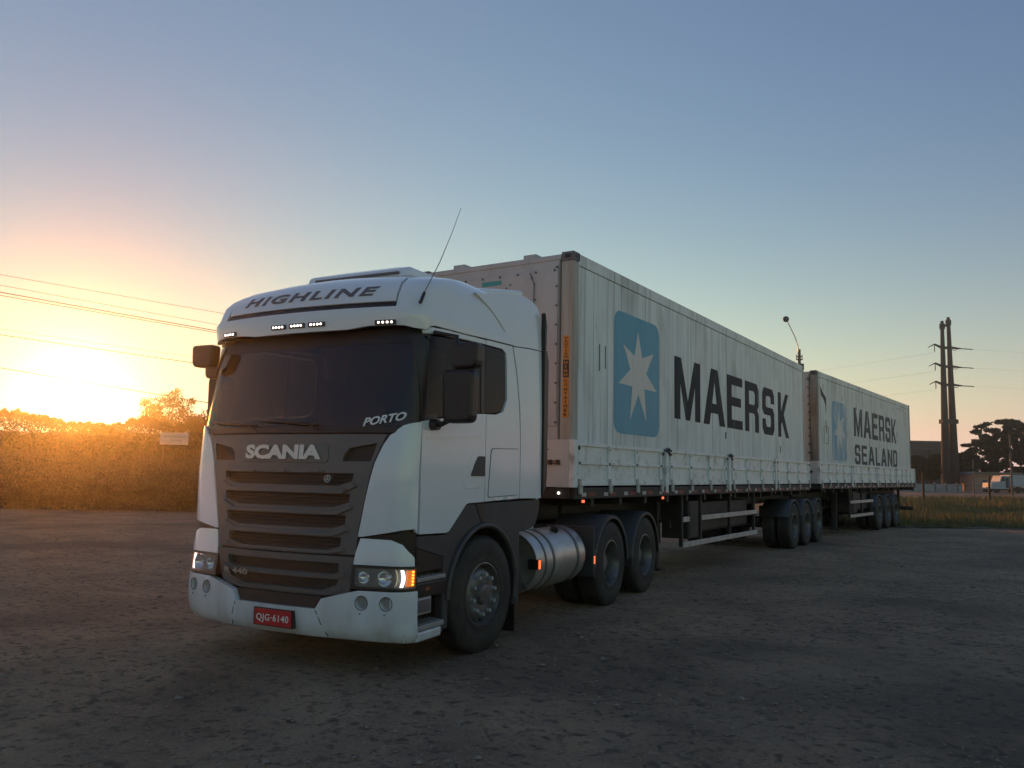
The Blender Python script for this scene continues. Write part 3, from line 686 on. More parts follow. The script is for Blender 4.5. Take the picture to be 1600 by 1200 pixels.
for sg in (1, -1):
    dr_ = wrap('door', CAB, 'S', door_poly, M['paint'], truck, off=.004, thick=.03, step=.07, mirror=sg, soft=.008)
    wrap('door_window', CAB, 'S', win_poly, M['sglass'], dr_, off=-.012, thick=.005, step=.1, mirror=sg, soft=0)
    wrap('door_top_trim', CAB, 'S', trim_poly, M['paint'], dr_, off=.004, thick=.03, step=.1, mirror=sg, soft=.006)
    wrap('window_frame', CAB, 'S', [(-3.66, 2.03), (-3.61, 2.03), (-3.42, 2.058), (-3.42, 2.11), (-3.58, 2.09), (-3.555, 2.70), (-3.60, 2.755), (-3.655, 2.75)], M['black'], dr_, off=-.004, thick=.02, step=.1, mirror=sg, soft=.004)
    wrap('window_frame', CAB, 'S', [(-2.68, 2.155), (-2.607, 2.164), (-2.607, 2.802), (-2.68, 2.80)], M['black'], dr_, off=-.006, thick=.02, step=.1, mirror=sg, soft=.004)
    # recess moulding and pull handle
    ring_p = rounded([(-2.64, 1.80), (-2.86, 1.79), (-3.02, 1.40+.07), (-2.64, 1.475)], .10, 5)
    wrap('handle_recess', CAB, 'S', ring_p, M['paint'], dr_, off=.008, thick=.006, step=.06, mirror=sg, soft=.003)
    wrap('door_handle', CAB, 'S', rounded([(-2.62, 1.765), (-2.745, 1.765), (-2.80, 1.70), (-2.875, 1.585), (-2.62, 1.583)], .018), M['skirt'], dr_, off=.016, thick=.02, step=.05, mirror=sg, soft=.006)
    wrap('crease', CAB, 'S', [(-3.60, 1.885), (-2.64, 1.945), (-2.64, 1.965), (-3.60, 1.905)], M['paint'], dr_, off=.009, thick=.008, step=.06, mirror=sg, soft=.003)
    sp_ = wrap('side_panel', CAB, 'S', side_poly, M['paint'], truck, off=.004, thick=.03, step=.07, mirror=sg, soft=.008)
    wrap('sleeper_window', CAB, 'S', qwin, M['sglass'], sp_, off=-.010, thick=.006, step=.1, mirror=sg, soft=0)
    lk = rounded([(-2.55, 1.385), (-1.925, 1.40), (-1.925, 1.86), (-2.50, 1.845)], .04)
    wrap('locker_gap', CAB, 'S', lk, M['seam'], sp_, off=.006, thick=.004, step=.1, mirror=sg, soft=0)
    lk2 = rounded([(-2.543, 1.392), (-1.932, 1.407), (-1.932, 1.853), (-2.493, 1.838)], .037)
    wrap('locker_door', CAB, 'S', lk2, M['paint'], sp_, off=.011, thick=.008, step=.07, mirror=sg, soft=.004)
    wrap('lower_fairing', FAIR, 'S', fair_lo, M['paint'], truck, off=.002, thick=.03, step=.08, mirror=sg, soft=.012)
    wrap('upper_fairing', FAIR, 'S', fair_up, M['paint'], truck, off=.004, thick=.03, step=.07, mirror=sg, soft=.012)
    x1, x0 = sorted((sg*1.248, sg*1.195))[::-1] if sg > 0 else (-1.195, -1.248)
    mb = MB(); mb.prism([(-1.405, 2.93), (-1.365, 2.93), (-1.355, 3.20), (-1.40, 3.33)], 'x', x0, x1); mb.build('rubber_seal', M['black'], truck, bev=.006)
    mb = MB(); mb.prism([(-1.405, 1.40), (-1.33, 1.48), (-1.31, 1.60), (-1.30, 2.80), (-1.345, 2.925), (-1.405, 2.925)], 'x', x0, x1); mb.build('rubber_seal', M['black'], truck, bev=.006)
    # skirt with wheel arch
    arc = [(-2.555+.60*math.cos(R(a)), .54+.575*math.sin(R(a))) for a in range(0, 181, 10)]
    sk = [(-3.655, 1.098), (-3.235, 1.088), (-3.19, 1.10), (-2.93, 1.318), (-2.88, 1.332), (-1.40, 1.35), (-1.365, 1.32), (-1.40, 1.20), (-1.47, 1.09), (-1.55, 1.06), (-1.83, 1.03), (-1.82, .34), (-1.955, .34)]+arc+[(-3.155, .30), (-3.24, .30), (-3.25, .90), (-3.655, 1.0)]
    mb = MB(); mb.prism(sk, 'x', sg*1.11, sg*1.195); mb.build('side_skirt', M['skirt'], truck, bev=.012)
    lip = MB(); pts = [(sg*1.20, -2.555+.62*math.cos(R(a)), .54+.595*math.sin(R(a))) for a in range(-12, 181, 8)]; lip.tube(pts, .028, 8); lip.build('arch_lip', M['fender'], truck)
    mb = MB(); mb.prism([(-2.72, 1.335), (-2.60, 1.335), (-2.56, 1.14), (-2.60, 1.14)], 'x', sg*1.197, sg*1.2); mb.build('skirt_gap', M['black'], truck)
    lin = MB(); pr = [( -2.555+.64*math.cos(R(a)), .54+.62*math.sin(R(a))) for a in range(0, 181, 12)]
    for i in range(len(pr)-1):
        a, b = pr[i], pr[i+1]; lin.add([(sg*.55, *a), (sg*.55, *b), (sg*1.12, *b), (sg*1.12, *a)], [(0, 1, 2, 3)], 0, True)
    lin.build('wheel_well', M['chassis'], truck, fix=False)
    mb = MB(); mb.box((sg*.80, -1.93, .08), (sg*1.20, -1.915, .62)); mb.build('mud_flap', M['black'], truck, bev=.004)
    # entry steps
    mb = MB(); mb.box((sg*.9, -3.66, .28), (sg*1.05, -3.16, 1.08)); mb.build('step_well', M['black'], truck)
    mb = MB(); mb.box((sg*1.0, -3.64, .80), (sg*1.185, -3.24, 1.06)); mb.build('step_riser', M['black'], truck, bev=.01)
    for z0, yb, th in ((.765, -3.17, .035), (.385, -3.18, .04)):
        mb = MB(); mb.prism([(sg*.98, -3.66), (sg*1.215, -3.66), (sg*1.21, yb-.06), (sg*1.17, yb), (sg*.98, yb)], 'z', z0-th, z0)
        st_ = mb.build('step', M['step'], truck, bev=.008); 
        mb = MB()
        for k in range(8): mb.box((sg*1.0, -3.63+k*.055, z0+.0005), (sg*1.19, -3.605+k*.055, z0+.007))
        mb.build('tread_rib', M['step'], st_)
    mb = MB(); mb.prism([(sg*1.02, -3.66), (sg*1.23, -3.67), (sg*1.215, -3.3), (sg*1.15, -3.17), (sg*1.02, -3.17)], 'z', .265, .34); mb.build('step_sill', M['paint'], truck, bev=.015)
    mb = MB(); mb.box((sg*1.05, -3.655, .60), (sg*1.20, -3.20, .725)); mb.build('step_panel', M['black'], truck, bev=.015)
    mb = MB(); mb.box((sg*1.198, -3.52, .655), (sg*1.204, -3.46, .68)); mb.build('side_marker', M['markoff'], truck)
    mb = MB(); mb.box((sg*1.05, -3.65, .465), (sg*1.195, -3.415, .605)); cl_ = mb.build('cornering_lamp', M['step'], truck, bev=.01)
    mb = MB(); mb.box((sg*1.196, -3.635, .485), (sg*1.2, -3.435, .588)); mb.build('lamp_lens', M['chrome'], cl_, bev=.002)
# --- mirrors
def mirror(parts, foot):
    root = None
    for k, (c, w, h, dp) in enumerate(parts):
        mb = MB(); cx, cy, cz = c
        pol = rounded([(cx-w/2*.94, cz-h/2), (cx+w/2*.94, cz-h/2), (cx+w/2, cz+h/2*.8), (cx+w/2*.8, cz+h/2), (cx-w/2*.85, cz+h/2), (cx-w/2, cz+h/2*.8)], .06, 3)
        mb.prism(pol, 'y', cy-dp/2, cy+dp/2)
        o = mb.build('mirror_housing' if k else 'mirror', M['black'], truck if root is None else root, bev=dp*.3, seg=3)
        root = root or o
        mb = MB(); mb.box((cx-w*.38, cy+dp/2+.001, cz-h*.38), (cx+w*.38, cy+dp/2+.004, cz+h*.38)); mb.build('mirror_glass', M['chrome'], root)
    c = parts[0][0]; sx = 1 if foot[0] > 0 else -1
    mb = MB(); mb.tube([foot, (foot[0]+sx*.07, foot[1], foot[2]+.0), (c[0]-sx*.06, c[1], foot[2]+.05), (c[0]-sx*.05, c[1], c[2]-.1)], .022, 8)
    mb.tube([(foot[0]-sx*.02, foot[1], 2.78), (c[0]-sx*.05, c[1], 2.74), (c[0]-sx*.05, c[1], c[2]+.1)], .02, 8); mb.build('mirror_arm', M['black'], root)
    mb = MB(); mb.cyl((foot[0]-sx*.03, foot[1], foot[2]), (foot[0]+sx*.05, foot[1], foot[2]), .05, .045, n=12); mb.build('mirror_foot', M['black'], root, bev=.01)
mirror([((1.475, -3.50, 2.235), .29, .44, .13), ((1.525, -3.49, 2.57), .26, .21, .13)], (1.235, -3.52, 2.005))
mirror([((-1.285, -3.46, 2.28), .24, .44, .13), ((-1.25, -3.56, 2.535), .20, .13, .12), ((-1.18, -3.76, 2.66), .28, .21, .11)], (-1.215, -3.50, 2.02))
# --- interior seen through the glass
mb = MB(); mb.box((-1.12, -3.72, 1.5), (1.12, -1.5, 1.56)); mb.build('cab_floor', M['interior'], truck)
mb = MB(); mb.box((-1.19, -1.46, 1.30), (1.19, -1.41, 3.28)); mb.build('cab_rear_wall', M['paint'], truck)
mb = MB(); mb.box((-1.13, -2.12, 1.56), (1.13, -2.08, 3.0)); mb.build('bunk_curtain', M['curtain'], truck)
mb = MB(); mb.prism([(-3.66, 1.56), (-3.30, 1.56), (-3.26, 1.86), (-3.34, 1.97), (-3.66, 2.0)], 'x', -1.1, 1.1); mb.build('dashboard', M['interior'], truck, bev=.02)
mb = MB(); mb.box((-1.15, -3.6, 2.88), (1.15, -2.0, 2.90)); mb.build('headliner', M['interior'], truck)
for sx in (-.6, .6):
    mb = MB(); mb.box((sx-.25, -3.0, 1.56), (sx+.25, -2.5, 1.98)); mb.box((sx-.25, -2.56, 1.98), (sx+.25, -2.42, 2.55)); mb.box((sx-.14, -2.55, 2.56), (sx+.14, -2.46, 2.74)); mb.build('seat', M['seat'], truck, bev=.04)
mb = MB(); mb.tube([(.6+.22*math.cos(t), -3.12+.09*math.sin(t), 2.05+.2*math.sin(t)) for t in [q*math.pi/10 for q in range(21)]], .016, 6); mb.tube([(.6, -3.12, 2.05), (.6, -3.3, 1.9)], .03, 6); mb.build('steering_wheel', M['black'], truck)
# --- chassis, tank, wheels
mb = MB()
for sx in (-.42, .42): mb.box((sx-.04, -3.7, .72), (sx+.04, 3.0, .98))
for y in (-3.6, -2.2, -.4, .7, 1.9, 2.9): mb.box((-.40, y-.05, .76), (.40, y+.05, .94))
mb.build('chassis_frame', M['chassis'], truck)
mb = MB(); mb.box((-.45, -3.4, .62), (.45, -1.9, 1.45)); mb.box((-.5, -3.86, .35), (.5, -3.72, .9)); mb.build('engine', M['chassis'], truck, bev=.03)
mb = MB(); mb.prism([(-.45, .75), (.45, .75), (.48, 1.9), (.25, 2.3), (-.25, 2.3), (-.48, 1.9)], 'z', 1.20, 1.27); mb.box((-.42, .95, .98), (.42, 1.7, 1.20)); mb.build('fifth_wheel', M['chassis'], truck, bev=.02)
def fuel_tank(sg):
    cx, cz, rr, y0, y1 = sg*.875, .675, .325, -1.42, -.10
    mb = MB(); prof = [(y0+.03, .001), (y0+.03, rr-.05), (y0+.005, rr-.03), (y0, rr-.005), (y0+.02, rr), (y1-.02, rr), (y1, rr-.02), (y1, .001)]
    mb.lathe(prof, (cx, 0, cz), 'y', 56); t = mb.build('fuel_tank', M['alu'], truck, sharp=30)
    for y, w in ((-1.22, .03), (-1.02, .045), (-.36, .055)):
        mb = MB(); mb.lathe([(y, rr+.001), (y, rr+.008), (y+w, rr+.008), (y+w, rr+.001)], (cx, 0, cz), 'y', 48, smooth=False); mb.build('tank_strap', M['bezel'], t)
    mb = MB(); n = Vector((sg*.42, 0, .9)).normalized(); c = Vector((cx, -.62, cz))+n*rr; mb.cyl(c-n*.02, c+n*.04, .05, n=20); mb.build('tank_cap', M['black'], t, bev=.008)
    mb = MB(); mb.box((cx-.06, y0-.06, cz-.10), (cx+.10, y0+.03, cz+.02)); mb.tube([(cx-.1, y0-.03, cz+.16), (cx-.1, y0-.05, cz-.05), (cx+.0, y0-.05, cz-.25)], .018, 6); mb.tube([(cx+.1, y0-.03, cz-.05), (cx+.22, y0-.02, cz-.26)], .012, 6); mb.build('tank_fitting', M['bezel'], t, bev=.006)
    mb = MB(); mb.box((sg*1.10, y0-.015, cz-.05), (sg*1.215, y0+.05, cz+.05)); mb.build('marker_bracket', M['black'], t)
    mb = MB(); mb.box((sg*1.216, y0+.0, cz-.045), (sg*1.222, y0+.035, cz+.045)); mb.build('side_marker', M['mark'], t)
fuel_tank(1); fuel_tank(-1)
TYRE = [(-.145, .30), (-.147, .40), (-.140, .47), (-.118, .508), (-.10, .520), (-.052, .522), (-.05, .510), (-.042, .510), (-.04, .522), (-.005, .523), (-.004, .511), (.004, .511), (.005, .523), (.04, .522), (.042, .510), (.05, .510), (.052, .522), (.10, .520), (.118, .508), (.134, .48), (.143, .44), (.147, .40), (.143, .36), (.138, .33), (.145, .315), (.140, .295), (.12, .288)]
def tyre_mb(cx):
    mb = MB(); mb.lathe(TYRE, (cx, 0, 0), 'x', 64)
    return mb
def shoulder(mb, cx, n=60):
    for k in range(n):
        t = 2*math.pi*k/n; dy, dz = math.cos(t), math.sin(t); ty, tz = -dz, dy
        for sx in (-1, 1):
            pts = []
            for (a, r_) in ((.100, .519), (.124, .502), (.128, .508), (.102, .527)):
                for w in (-.012, .012): pts.append((cx+sx*a, r_*dy+w*ty, r_*dz+w*tz))
            mb.add(pts, [(0, 1, 3, 2), (2, 3, 5, 4), (4, 5, 7, 6), (6, 7, 1, 0), (0, 2, 4, 6), (1, 3, 5, 7)])
def steer_wheel():
    r_ = MB(); r_.lathe([(.12, .29), (.135, .287), (.138, .275), (.10, .262), (.06, .25), (.055, .245), (.10, .225), (.115, .20), (.118, .12), (.115, .10), (.13, .095), (.155, .085), (.16, .06), (.158, .001)], (0, 0, 0), 'x', 48)
    w = r_.build('wheel', M['rim'], truck, sharp=40)
    t = tyre_mb(0); shoulder(t, 0); t.build('tyre', M['rubber'], w, sharp=50)
    for k in range(10):
        mb = MB(); a = 2*math.pi*k/10; c = (0, .145*math.cos(a), .145*math.sin(a)); mb.cyl((.112, c[1]*1.22, c[2]*1.22), (.158, c[1]*1.22, c[2]*1.22), .022, .017, n=6, smooth=False); mb.build('wheel_nut', M['steel'], w)
    for k in range(10):
        mb = MB(); a = 2*math.pi*(k+.5)/10; c = (0, .24*math.cos(a), .24*math.sin(a)); mb.cyl((.074, c[1], c[2]), (.085, c[1], c[2]), .02, n=10); mb.build('hand_hole', M['black'], w)
    return w
def dual_wheel(parent, material):
    r_ = MB(); r_.lathe([(.12, .29), (.137, .288), (.140, .275), (.12, .262), (.02, .255), (-.06, .24), (-.075, .20), (-.08, .15), (-.075, .135), (-.02, .12), (.03, .115), (.05, .095), (.055, .001)], (0, 0, 0), 'x', 40)
    r_.lathe([(-.48, .29), (-.46, .26), (-.2, .26), (-.19, .29)], (0, 0, 0), 'x', 24)
    w = r_.build('wheel', material, parent, sharp=40)
    t = tyre_mb(0); shoulder(t, 0); t.lathe(TYRE, (-.34, 0, 0), 'x', 40); t.build('tyre', M['rubber'], w, sharp=50)
    mb = MB()
    for k in range(10):
        a = 2*math.pi*k/10; mb.cyl((-.085, .168*math.cos(a), .168*math.sin(a)), (-.045, .168*math.cos(a), .168*math.sin(a)), .016, n=6, smooth=False)
    mb.build('wheel_nuts', M['steel'], w)
    return w
sw = steer_wheel(); sw.location = (1.075, -2.56, .515); sw.rotation_euler = (R(12), 0, R(-3))
c = copy_tree(sw, truck); c.location = (-1.075, -2.56, .515); c.rotation_euler = (0, 0, R(180-3))
dw = dual_wheel(truck, M['rim']); dw.location = (1.095, .66, .515)
for sg, y in ((1, 2.0), (-1, .66), (-1, 2.0)):
    c = copy_tree(dw, truck); c.location = (sg*1.095, y, .515); c.rotation_euler = (R(17*y), 0, 0 if sg > 0 else R(180))
def fender(parent, sg, yc, w0=.60, w1=1.25, rr=.60, a0=-8, a1=188, zc=.515, front=True):
    mb = MB(); A = [a0+(a1-a0)*k/22 for k in range(23)]
    prof = [(sg*w0, rr), (sg*(w1-.02), rr), (sg*w1, rr-.012), (sg*w1, rr-.05), (sg*(w1-.012), rr-.05), (sg*(w1-.015), rr-.02), (sg*w0, rr-.014)]
    vs = []
    for a in A:
        for x, r_ in prof: vs.append((x, yc+r_*math.cos(R(a)), zc+r_*math.sin(R(a))))
    n = len(prof); fs = [(i*n+k, i*n+(k+1) % n, (i+1)*n+(k+1) % n, (i+1)*n+k) for i in range(len(A)-1) for k in range(n)]
    mb.add(vs, fs, 0, True); mb.add(vs[:n], [tuple(range(n))]); mb.add(vs[-n:], [tuple(range(n))])
    if front: mb.box((sg*w0, yc-rr-.012, .40), (sg*w1, yc-rr+.01, .52))
    return mb.build('mudguard', M['fender'], parent, sharp=40)
for sg in (1, -1):
    for y in (.66, 2.0):
        f_ = fender(truck, sg, y, a0=0, a1=180)
        if y < 1:
            mb = MB(); mb.box((sg*.62, .02, .42), (sg*1.25, .05, 1.0)); mb.box((sg*.9, .05, .60), (sg*1.25, .12, .72)); mb.build('mudguard_board', M['fender'], f_, bev=.01)
            mb = MB(); mb.box((sg*1.251, .03, .56), (sg*1.257, .055, .65)); mb.build('side_marker', M['mark'], f_)
mb = MB()
for y in (.66, 2.0): mb.cyl((-1.0, y, .515), (1.0, y, .515), .09, n=12); mb.cyl((0, y-.16, .515), (0, y+.2, .6), .22, n=14)
mb.cyl((-1.0, -2.56, .48), (1.0, -2.56, .48), .06, n=10); mb.build('axles', M['chassis'], truck)
mb = MB(); mb.prism([(-2.72, 3.36), (-1.45, 3.585), (-1.43, 3.2), (-2.6, 3.2)], 'x', -1.0, 1.0); mb.build('roof_air_deflector', M['paint'], truck, bev=.03)
mb = MB(); mb.tube([(.55, -1.35, 1.2), (.5, -.9, 1.05), (.45, -.4, 1.25), (.3, -.15, 1.5)], .022, 6); mb.tube([(.35, -1.35, 1.3), (.3, -.8, 1.1), (.3, -.3, 1.3), (.2, -.1, 1.55)], .018, 6); mb.build('air_hoses', M['taper'], truck)
mb = MB(); mb.box((.2, -1.34, 1.0), (.9, -.9, 1.12)); mb.box((-.9, -1.3, .9), (-.5, -.8, 1.3)); mb.box((.55, -1.25, 1.12), (.85, -1.0, 1.2)); mb.build('catwalk', M['steel'], truck, bev=.01)
# ================================================================== SEMI-TRAILERS
LEN = 12.192; W2 = 1.219
def trailer(root, sections, posts, xlen, axles, guard, box, nose=False, rear_bumper=False, detail=True):
    # loading deck and edge beam
    mb = MB(); mb.box((-1.20, .02, 1.38), (1.20, xlen, 1.45)); mb.build('deck', M['chassis'], root)
    mb = MB()
    for sx in (1, -1): mb.box((sx*1.205, 0.0, 1.315), (sx*1.265, xlen, 1.452))
    mb.box((-1.205, -.02, 1.315), (1.205, .04, 1.452)); mb.build('edge_beam', M['chassis'], root, bev=.006)
    mb = MB()
    for sx in (-.45, .45):
        mb.box((sx-.06, .1, .98 if not nose else 1.08), (sx+.06, xlen+(2.0 if nose else 0), 1.38)) if not nose else mb.box((sx-.06, .1, 1.02), (sx+.06, xlen, 1.38))
    y = .6
    while y < xlen: mb.box((-1.2, y-.04, 1.22), (1.2, y+.04, 1.38)); y += .85
    mb.build('chassis_frame', M['chassis'], root)
    # front board
    mb = MB(); mb.box((-1.25, -.055, 1.455), (1.205, -.015, 2.03)); fb = mb.build('front_board', M['fboard'], root, bev=.005)
    mb = MB(); mb.box((.60, -.075, 1.735), (1.085, -.056, 1.745)); mb.box((.60, -.075, 1.765), (1.085, -.056, 1.775))
    for k in range(5): mb.box((.62+k*.105, -.08, 1.725), (.66+k*.105, -.056, 1.785))
    mb.build('latch_bar', M['black'], fb)
    mb = MB(); mb.box((.91, -.058, 1.905), (.93, -.05, 1.915)); mb.build('hole', M['black'], fb)
    for sg in (1, -1):
        xf = sg*1.225; xo = sg*1.262
        mb = MB(); mb.box((sg*1.206, -.055, 1.455), (sg*1.275, .055, 2.03)); p = mb.build('corner_post', M['board'], root, bev=.006)
        for (y0, y1, ribs) in sections:
            mb = MB(); mb.box((xf-sg*.01, y0, 1.475), (xf+sg*.012, y1, 1.985)); bd = mb.build('drop_side', M['board'], root, bev=.003)
            mb = MB()
            for z, h in ((1.960, .045), (1.735, .035), (1.475, .05)): mb.box((xf+sg*.012, y0, z), (xo-sg*.002, y1, z+h))
            mb.build('rail', M['board'], bd, bev=.004)
            for k, y in enumerate(ribs):
                ww = .032
                for za, zb in ((1.526, 1.734), (1.771, 1.959)):
                    mb = MB(); mb.box((xf+sg*.012, y-ww, za), (xo, y+ww, zb)); mb.build('rib', M['board'], bd, bev=.004)
                mb = MB(); mb.box((xo-sg*.002, y-.03, 1.46), (xo+sg*.016, y+.03, 1.56)); mb.box((xo+sg*.004, y-.04, 1.375), (xo+sg*.03, y+.04, 1.475)); mb.cyl((xo+sg*.02, y-.045, 1.475), (xo+sg*.02, y+.045, 1.475), .016, n=8)
                mb.build('hinge', M['rail'], bd, bev=.003)
                for z_, r_ in ((1.752, .016), (1.93, .010)):
                    mb = MB(); mb.cyl((xo, y, z_), (xo+sg*.010, y, z_), r_, n=8); mb.build('bolt', M['black'], bd)
            # latches at both ends
            for y in (y0+.03, y1-.03):
                mb = MB(); mb.cyl((xo, y, 1.935), (xo+sg*.012, y, 1.935), .026, n=12); mb.build('latch', M['black'], bd)
        for y in posts:
            mb = MB(); mb.box((sg*1.206, y-.05, 1.36), (sg*1.272, y+.05, 2.02)); po = mb.build('stake_post', M['board'], root, bev=.006)
            if nose and y > 7 or not nose: continue
            mb = MB(); mb.tube([(sg*1.275, y-.13, 2.0), (sg*1.29, y-.05, 1.975), (sg*1.285, y+.02, 2.02), (sg*1.29, y+.10, 1.98), (sg*1.275, y+.16, 2.0)], .011, 6); mb.tube([(sg*1.28, y-.06, 2.03), (sg*1.30, y+.0, 1.93), (sg*1.28, y+.06, 2.03)], .009, 6)
            mb.build('chain_latch', M['chassis'], po)
        # reflective tape
        y = .18; k = 0
        while y < xlen-.3:
            for d, mm, nm in ((0, 'tapew', 'reflector_white'), (.17, 'taper', 'reflector_red')):
                mb = MB(); mb.box((sg*1.2652, y+d, 1.345), (sg*1.2675, y+d+(.12 if d == 0 else .20), 1.392)); mb.build(nm, M[mm], root)
            y += .62
        for y in (.30, 2.9, 6.2, 9.3, 12.0):
            mb = MB(); mb.box((sg*1.19, y-.02, 1.27), (sg*1.215, y+.02, 1.315)); ms = mb.build('lamp_bracket', M['chassis'], root)
            mb = MB(); mb.box((sg*1.216, y-.028, 1.268), (sg*1.232, y+.028, 1.30)); mb.build('side_marker', M['mark' if y < 3 and root is tr1_ else 'markoff'], ms, bev=.004)
        # side guard
        gy0, gy1, gsplit = guard
        for z0, z1, ya, yb in ((.885, .965, gy0, gy0+.28), (.885, .965, gsplit, gy1), (.485, .57, gy0, gy1)):
            mb = MB(); mb.box((sg*1.175, ya, z0), (sg*1.20, yb, z1)); mb.box((sg*1.20, ya, z0+.012), (sg*1.208, yb, z0+.030)); mb.box((sg*1.20, ya, z1-.030), (sg*1.208, yb, z1-.012)); mb.build('guard_rail', M['steel'], root, bev=.003)
        for y in (gy0+.04, gsplit+.04, (gsplit+gy1)/2, gy1-.08):
            mb = MB(); mb.box((sg*1.12, y-.03, .50), (sg*1.17, y+.03, 1.315)); mb.build('guard_post', M['chassis'], root)
        by0, by1 = box
        mb = MB(); mb.box((sg*.70, by0, .60), (sg*1.17, by1, 1.21)); tb_ = mb.build('tool_box', M['chassis'], root, bev=.02)
        mb = MB(); mb.box((sg*1.171, by0+.04, .64), (sg*1.178, by1-.04, 1.17)); mb.build('box_door', M['chassis'], tb_, bev=.003)
        mb = MB(); mb.box((sg*.45, by1+.25, .66), (sg*1.05, gy1-.15, 1.18)); mb.build('water_tank', M['chassis'], root, bev=.05)
        # landing leg
        mb = MB(); mb.box((sg*.72, gy0-.25, .55), (sg*.86, gy0-.11, 1.38)); mb.box((sg*.735, gy0-.235, .16), (sg*.845, gy0-.125, .56)); mb.box((sg*.66, gy0-.30, .13), (sg*.92, gy0-.06, .165)); mb.tube([(sg*.86, gy0-.18, .9), (sg*1.05, gy0-.18, .9), (sg*1.05, gy0-.18, .8)], .015, 6); mb.build('landing_leg', M['chassis'], root, bev=.008)
    # axles and wheels
    for y in axles:
        mb = MB(); mb.cyl((-1.0, y, .515), (1.0, y, .515), .075, n=12)
        for sx in (-.5, .5): mb.box((sx-.05, y-.5, .60), (sx+.05, y+.5, .66)); mb.box((sx-.05, y-.08, .5), (sx+.05, y+.08, .95))
        mb.build('axle', M['chassis'], root)
        for sg in (1, -1):
            c = copy_tree(dw, root)
            c.location = (sg*1.10, y, .515); c.rotation_euler = (R(23*y), 0, 0 if sg > 0 else R(180)); c.data = dw.data
            if nose or rear_bumper:
                mb = MB(); A = range(20, 161, 10); rr = .585
                vs = []; 
                for a in A:
                    for x, r_ in ((.62, rr), (1.24, rr), (1.245, rr-.03), (.62, rr-.012)): vs.append((sg*x, y+r_*math.cos(R(a)), .53+r_*math.sin(R(a))))
                nA = len(list(A)); mb.add(vs, [(i*4+k, i*4+(k+1) % 4, (i+1)*4+(k+1) % 4, (i+1)*4+k) for i in range(nA-1) for k in range(4)], 0, True)
                mb.build('mudguard', M['fender'], root)
    if nose:                                   # rear extension with the second coupling
        mb = MB()
        for sx in (-.45, .45): mb.box((sx-.06, xlen, .90), (sx+.06, axles[-1]+.75, 1.14))
        mb.box((-.5, axles[-1]+.70, .92), (.5, axles[-1]+.78, 1.12)); mb.prism([(-.45, 12.35), (.45, 12.35), (.48, 13.6), (.25, 14.0), (-.25, 14.0), (-.48, 13.6)], 'z', 1.19, 1.25)
        mb.box((-.4, 12.6, 1.0), (.4, 13.4, 1.19)); mb.build('rear_coupling', M['chassis'], root, bev=.01)
    if rear_bumper:
        mb = MB(); mb.box((-1.2, xlen-.35, .46), (1.2, xlen-.25, .60)); mb.build('rear_underrun_bar', M['chassis'], root, bev=.01)
        mb = MB()
        for sx in (-.7, .7): mb.box((sx-.04, xlen-.33, .60), (sx+.04, xlen-.27, 1.2))
        mb.box((-1.2, xlen-.02, 1.20), (1.2, xlen, 1.42)); mb.build('rear_cross_beam', M['chassis'], root)
    mb = MB(); mb.box((-1.26, xlen-.01, 1.455), (1.26, xlen+.03, 1.98)); mb.build('tail_board', M['board'], root, bev=.005)

tr1 = tr1_ = empty('semi_trailer', (0, 0, 0))
tag(tr1, 'front flatbed semi-trailer with white drop sides, coupled to the tractor unit', 'trailer', 'semi-trailers of the road train')
S1 = [(.07, 2.85, [.12, .97, 1.85, 2.74]), (3.08, 5.92, [3.16, 4.02, 4.94, 5.83]), (6.15, 9.17, [6.24, 7.15, 8.13, 9.10]), (9.31, 12.40, [9.40, 10.32, 11.32, 12.33])]
trailer(tr1, S1, [2.965, 6.035, 9.24], 12.42, (10.89, 12.14, 13.39), (3.82, 7.97, 4.70), (4.14, 4.62), nose=True)
mb = MB(); mb.cyl((1.06, -.025, 1.385), (1.06, -.04, 1.385), .014, n=12); mb.build('position_lamp', M['markw'], tr1)
tr2 = empty('semi_trailer', (T2[1], T2[2], .02), -T2[0])
tag(tr2, 'rear flatbed semi-trailer with white drop sides, last unit of the road train', 'trailer', 'semi-trailers of the road train')
def even(a, b, n): return [a+(b-a)*k/(n-1) for k in range(n)]
S2 = [(.07, 3.18, even(.13, 3.1, 5)), (3.36, 6.38, even(3.44, 6.3, 4)), (6.58, 9.30, even(6.66, 9.22, 4)), (9.48, 12.66, even(9.56, 12.58, 5))]
trailer(tr2, S2, [3.27, 6.48, 9.39], 12.68, (6.66, 7.91, 9.16), (3.22, 6.0, 3.40), (3.6, 4.1), rear_bumper=True)

